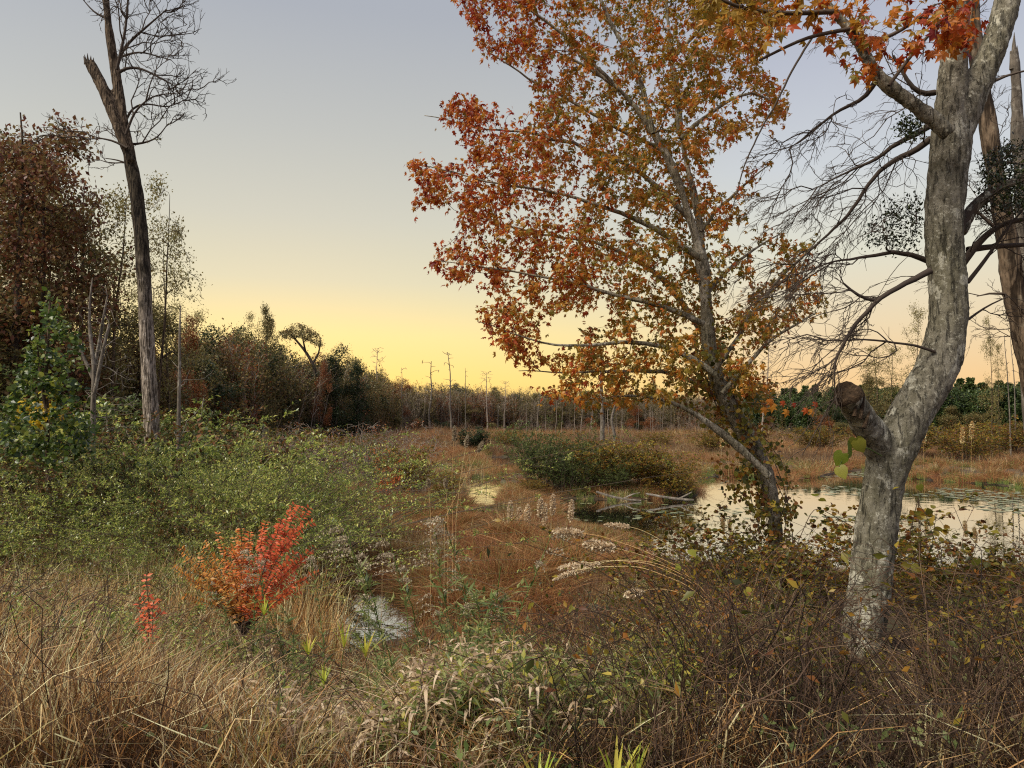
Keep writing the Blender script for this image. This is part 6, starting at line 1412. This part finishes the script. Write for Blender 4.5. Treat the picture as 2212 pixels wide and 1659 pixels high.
SU = [shrub_kind('thicket_shrub', 2.6, 2.2, 46, 9, 12, .085, OVAL, mt, M['twig'], base=.6, lean=.45) for mt in (FL['dullgreen'], FL['privet'], foliage('thicket_leaves', [(38, 42, 24), (66, 70, 34), (90, 82, 42), (118, 80, 44), (84, 56, 36)]))]
for (u, y, v, k, lab) in [(-40, 15, 900, 0, 'dark green thicket shrub at the left edge'), (30, 15.5, 910, 2, 'orange tinged thicket shrub behind the young tree'), (130, 15, 930, 2, 'rust tinged thicket shrub right of the young tree'), (200, 16, 925, 0, 'dark glossy thicket shrub below the pale dead shrub'), (265, 17, 935, 1, 'green thicket shrub left of the foot of the bare snag'),
                       (410, 19, 915, 1, 'green thicket shrub right of the foot of the bare snag'), (470, 19, 880, 2, 'pinkish leaved thicket shrub behind the green shrubs'), (560, 20, 930, 1, 'green thicket shrub before the dark wood'), (60, 19, 860, 1, 'tall green thicket shrub at the left edge before the wood'), (-50, 21, 800, 0, 'tall dark thicket shrub at the left edge'), (160, 21, 850, 0, 'tall dark thicket shrub left of the pale dead shrub'), (270, 24, 850, 2, 'brown thicket shrub before the wood left of the snag'), (360, 25, 860, 0, 'dark thicket shrub before the wood right of the snag'), (450, 27, 860, 1, 'green thicket shrub before the wood right of the pale sapling')]:
    put(SU[k], u, y, v, lab, 'thicket shrubs at the left', wide=1.2)
for i in range(9):
    u = 560 + i * 42; put(K['brush'][i % 2], u, 30 + 2 * math.sin(i), 935 + 8 * math.sin(i * 2.1), 'purplish grey leafless shrub behind the green thicket', 'leafless shrubs behind the thicket', wide=1.2)

# ---------------------------------------------------------------- climbers on the maple trunk, hanging leaves, big grape leaves
vn = thing('climbing_vine', 'leafy vine climbing the leaning maple trunk', 'vine', P(1660, 1100, 8.2)); mA = densify(*A, .1)
lo = mA[0][(mA[0][:, 2] < CAM_Z + .75)]; VC = []
for k in range(11):
    ph = rng.uniform(0, 6.28); t = np.linspace(0, 1, len(lo)); rr = .14 + .06 * rng.normal(); VC.append(lo + np.stack([np.cos(ph + t * 7) * rr, np.sin(ph + t * 7) * rr, 0 * t], -1) + np.cumsum(rng.normal(size=lo.shape) * .006, 0))
VC = np.stack(VC); b = MB(); tubes(b, VC, .005, 4, .2); q = sample_poly([(1460, 870), (1500, 800), (1490, 700), (1570, 690), (1600, 800), (1680, 880), (1700, 1000), (1740, 1120), (1600, 1120), (1520, 960)], 150); ch = grow([(c, np.full(len(c), .005)) for c in VC], np.array([P(u, v, 8.4 + rng.normal() * .3) for u, v in q]), step=.12, tipr=.002, expo=.4, sag=-.2, maxr=.006); tube_chains(b, ch, 3, .2); b.build('stems', M['twig'], vn)
p1, t1, _, _ = sample_line(VC, 95, 0, 1); p2, t2 = chain_points(ch, 8, .3, 1); p = np.concatenate([p1, p2]); p = p + rng.normal(size=p.shape) * .04; n = len(p); b = MB(); leaves(b, ROUND, p, unit(rdir(n) + [0, -.2, -.6]), rdir(n) * .6 + [0, -.8, .5], .05 * rng.uniform(.5, 1.3, n), np.clip(rng.beta(1.5, 2.2, n), 0, 1)); b.build('foliage', FL['yellowgreen'], vn)
gv = thing('grape_vine_sprig', 'sprig of large yellow green heart-shaped leaves beside the broken limb', 'vine', P(1850, 990, 5.1)); b = MB(); tubes(b, *densify(np.array([P(1905, 985, 5.15), P(1870, 965, 5.1), P(1845, 968, 5.08), P(1822, 985, 5.05), P(1812, 1010, 5.05)]), [.004, .004, .003, .003, .002], .03), 5, .4); b.build('stem', FL['green'], gv)
HEART = fan([(0, .08, 0), (.2, -.06, -.03), (.42, .08, -.05), (.5, .36, -.04), (.36, .68, -.04), (.14, .92, -.06), (0, 1.1, -.12), (-.14, .92, -.06), (-.36, .68, -.04), (-.5, .36, -.04), (-.42, .08, -.05), (-.2, -.06, -.03)], (0, .4, .05)); FL['grape'] = foliage('grape_leaves', [(74, 96, 30), (112, 126, 42), (146, 146, 60), (160, 132, 52)], trans=.5, rough=.4, var=.12, noise=14, tint=False, gain=1.1)
for (u, v, d, s, c) in [(1848, 952, (.35, .5, -1), .10, .55), (1838, 965, (-.35, -.6, -1), .115, .1), (1822, 985, (-.4, .4, -1), .105, .35), (1812, 1015, (.3, -.5, -1), .09, .7), (1850, 958, (.5, .1, -.8), .10, .7)]:
    b = MB(); leaves(b, HEART, P(u, v - 8, 5.04)[None], np.array([d]), np.array([[.7 * rng.normal(), -1, .5 * rng.normal()]]), s, c); b.build('leaf', FL['grape'], gv)
ol = thing('orange_leaf_twig', 'thin maple twig with a few orange leaves before the pines', 'twig', P(1600, 880, 7.6)); q = np.array([P(1600, 868, 7.8), P(1650, 872, 7.6), P(1700, 876, 7.5), P(1762, 874, 7.4)]); b = MB(); tubes(b, *densify(q, [.004, .003, .002, .001], .05), 4); b.build('stem', M['twig'], ol)
for (u, v, c, s) in [(1662, 862, .6, .09), (1670, 872, .75, .10), (1690, 866, .3, .07), (1700, 885, .72, .09), (1752, 884, .7, .085), (1742, 882, .4, .08), (1762, 868, .3, .08), (1715, 870, .2, .06), (1650, 880, .7, .09)]:
    b = MB(); leaves(b, MAPLE, P(u, v, 7.5)[None], np.array([[rng.normal() * .4, -.1, -1]]), np.array([[.3 * rng.normal(), -1, .4]]), s, c); b.build('leaf', FL['maple'], ol, smooth=False)
# black berries and large yellow leaves in the near right growth
YL = [(1490, 1195), (1510, 1210), (1500, 1290), (1540, 1195), (1470, 1230), (1552, 1240), (1985, 1055), (1990, 1120), (2110, 1215), (1985, 1230), (1760, 1075), (1770, 1085), (1955, 1190), (2040, 1240), (1610, 1280), (1680, 1260)]
gl = thing('yellow_leaf_vine', 'thin vine with large yellow leaves trailing through the right thicket', 'vine', P(1700, 1250, 6.2)); b = MB(); order = sorted(YL); C = np.array([P(u, v + 12, 6.1) for u, v in order]); tubes(b, *densify(C, np.full(len(C), .003), .06), 4, .5); b.build('stem', FL['bramble'], gl)
for (u, v) in YL: b = MB(); leaves(b, HEART * 1 if False else HEART, P(u, v - 8, 6.0)[None], np.array([[rng.normal() * .8, rng.normal() * .5, -.7]]), rdir(1) + [0, -.8, .3], rng.uniform(.05, .085), rng.uniform(.5, 1)); b.build('leaf', FL['grape'], gl)


TH_V = [980, 985, 975, 980, 1010]
o_, _ = grass_layer('thicket_grass', FL['straw'], 14000, -250, 740, 8.5, 15, 2.0, .25, .15, .009, 'tall tan grass standing through the green thicket', us=[-200, 0, 300, 600, 720], vs=TH_V, slope=38, near_y=15, clump=.0)

for (u, y, v, k, lab) in [(20, 12.2, 1010, 2, 'rust leaved shrub at the left edge in front of the young tree'), (150, 12.6, 1000, 2, 'rust and olive shrub among the green ones by the young tree'), (250, 13.5, 985, 2, 'brownish shrub among the green ones left of the bare snag'), (440, 11.8, 1050, 2, 'brownish shrub in the middle of the green thicket'), (70, 10.4, 1120, 2, 'brown leaved shrub low at the left edge')]:
    put(SU[k], u, y, v, lab, None, wide=.8)
for (u, y, v, lab) in [(400, 14.2, 905, 'green shrub with whips rising right of the bare snag'), (250, 13.6, 930, 'green shrub with whips rising left of the bare snag'), (520, 13.0, 915, 'green shrub with the longest whips in the middle of the thicket'), (120, 12, 985, 'green shrub with whips below the young tree'), (590, 12.0, 990, 'green shrub with whips leaning over the marsh edge')]:
    put(SA, u, y, v, lab, None, wide=.75)

# ---------------------------------------------------------------- tidy the list of things
for o in [o for o in bpy.data.objects if o.get('label') == 'x']:
    for ch_ in [c for c in bpy.data.objects if c.parent is o]: bpy.data.objects.remove(ch_)
    bpy.data.objects.remove(o)
MANY = {'branches', 'bare_twigs', 'twigs', 'foliage', 'crown', 'seed_plume', 'plume', 'leaves', 'stems', 'leafy_twigs', 'berries', 'leaf_tuft', 'splintered_top', 'torn_bark', 'withered_leaves', 'stem', 'branch'}
for o in bpy.data.objects:
    if o.parent and o.name.split('.')[0] in MANY - {'stem', 'branch'}: o['kind'] = 'stuff'
# neighbours of one kind get labels that say which one is meant
MARKS = [(-400, 'beyond the left edge'), (60, 'at the left edge'), (200, 'by the pale forked shrub'), (322, 'behind the tall bare snag'), (430, 'right of the tall bare snag'), (565, 'near the narrow dark tree'), (682, 'near the leaning umbrella tree'), (815, 'near the reddish bare tree'),
         (975, 'near the forked dead trees'), (1130, 'left of the maple boughs'), (1310, 'behind the two grey snags'), (1500, 'behind the island tip'), (1660, 'behind the maple trunk'), (1800, 'left of the broken limb'), (1950, 'behind the thick grey tree'), (2140, 'by the two slender trees'), (2300, 'at the right edge'), (2700, 'beyond the right edge')]
byl = {}
for o in bpy.data.objects:
    if o.parent is None and o.get('group') and o.get('label'): byl.setdefault(o['label'], []).append(o)
for lab, obs in list(byl.items()):
    if len(obs) < 2: continue
    sub = {}
    for o in obs:
        y = max(o.location.y, 1); u = 1106 + F * o.location.x / y; sub.setdefault(min(MARKS, key=lambda m_: abs(m_[0] - u))[1], []).append((u, o))
    for mk, l_ in sub.items():
        l_.sort(key=lambda q: q[0]); short = ' '.join(lab.split()[:8])
        for k in range(len(l_)):
            o = l_[k][1]; pos = '' if len(l_) == 1 else (['leftmost', 'second', 'third', 'fourth', 'fifth', 'sixth', 'seventh', 'eighth', 'ninth', 'tenth', 'eleventh', 'twelfth', 'thirteenth', 'fourteenth', 'fifteenth', 'sixteenth', 'seventeenth', 'eighteenth', 'nineteenth', 'twentieth', 'twenty-first', 'twenty-second', 'twenty-third', 'twenty-fourth', 'twenty-fifth', 'twenty-sixth', 'twenty-seventh', 'twenty-eighth', 'twenty-ninth', 'thirtieth'][k] if k < 30 and k < len(l_) - 1 else ('rightmost' if k == len(l_) - 1 else 'one of many'))
            o['label'] = ((pos + ' ') if pos else '') + short.rstrip(',') + ' ' + mk
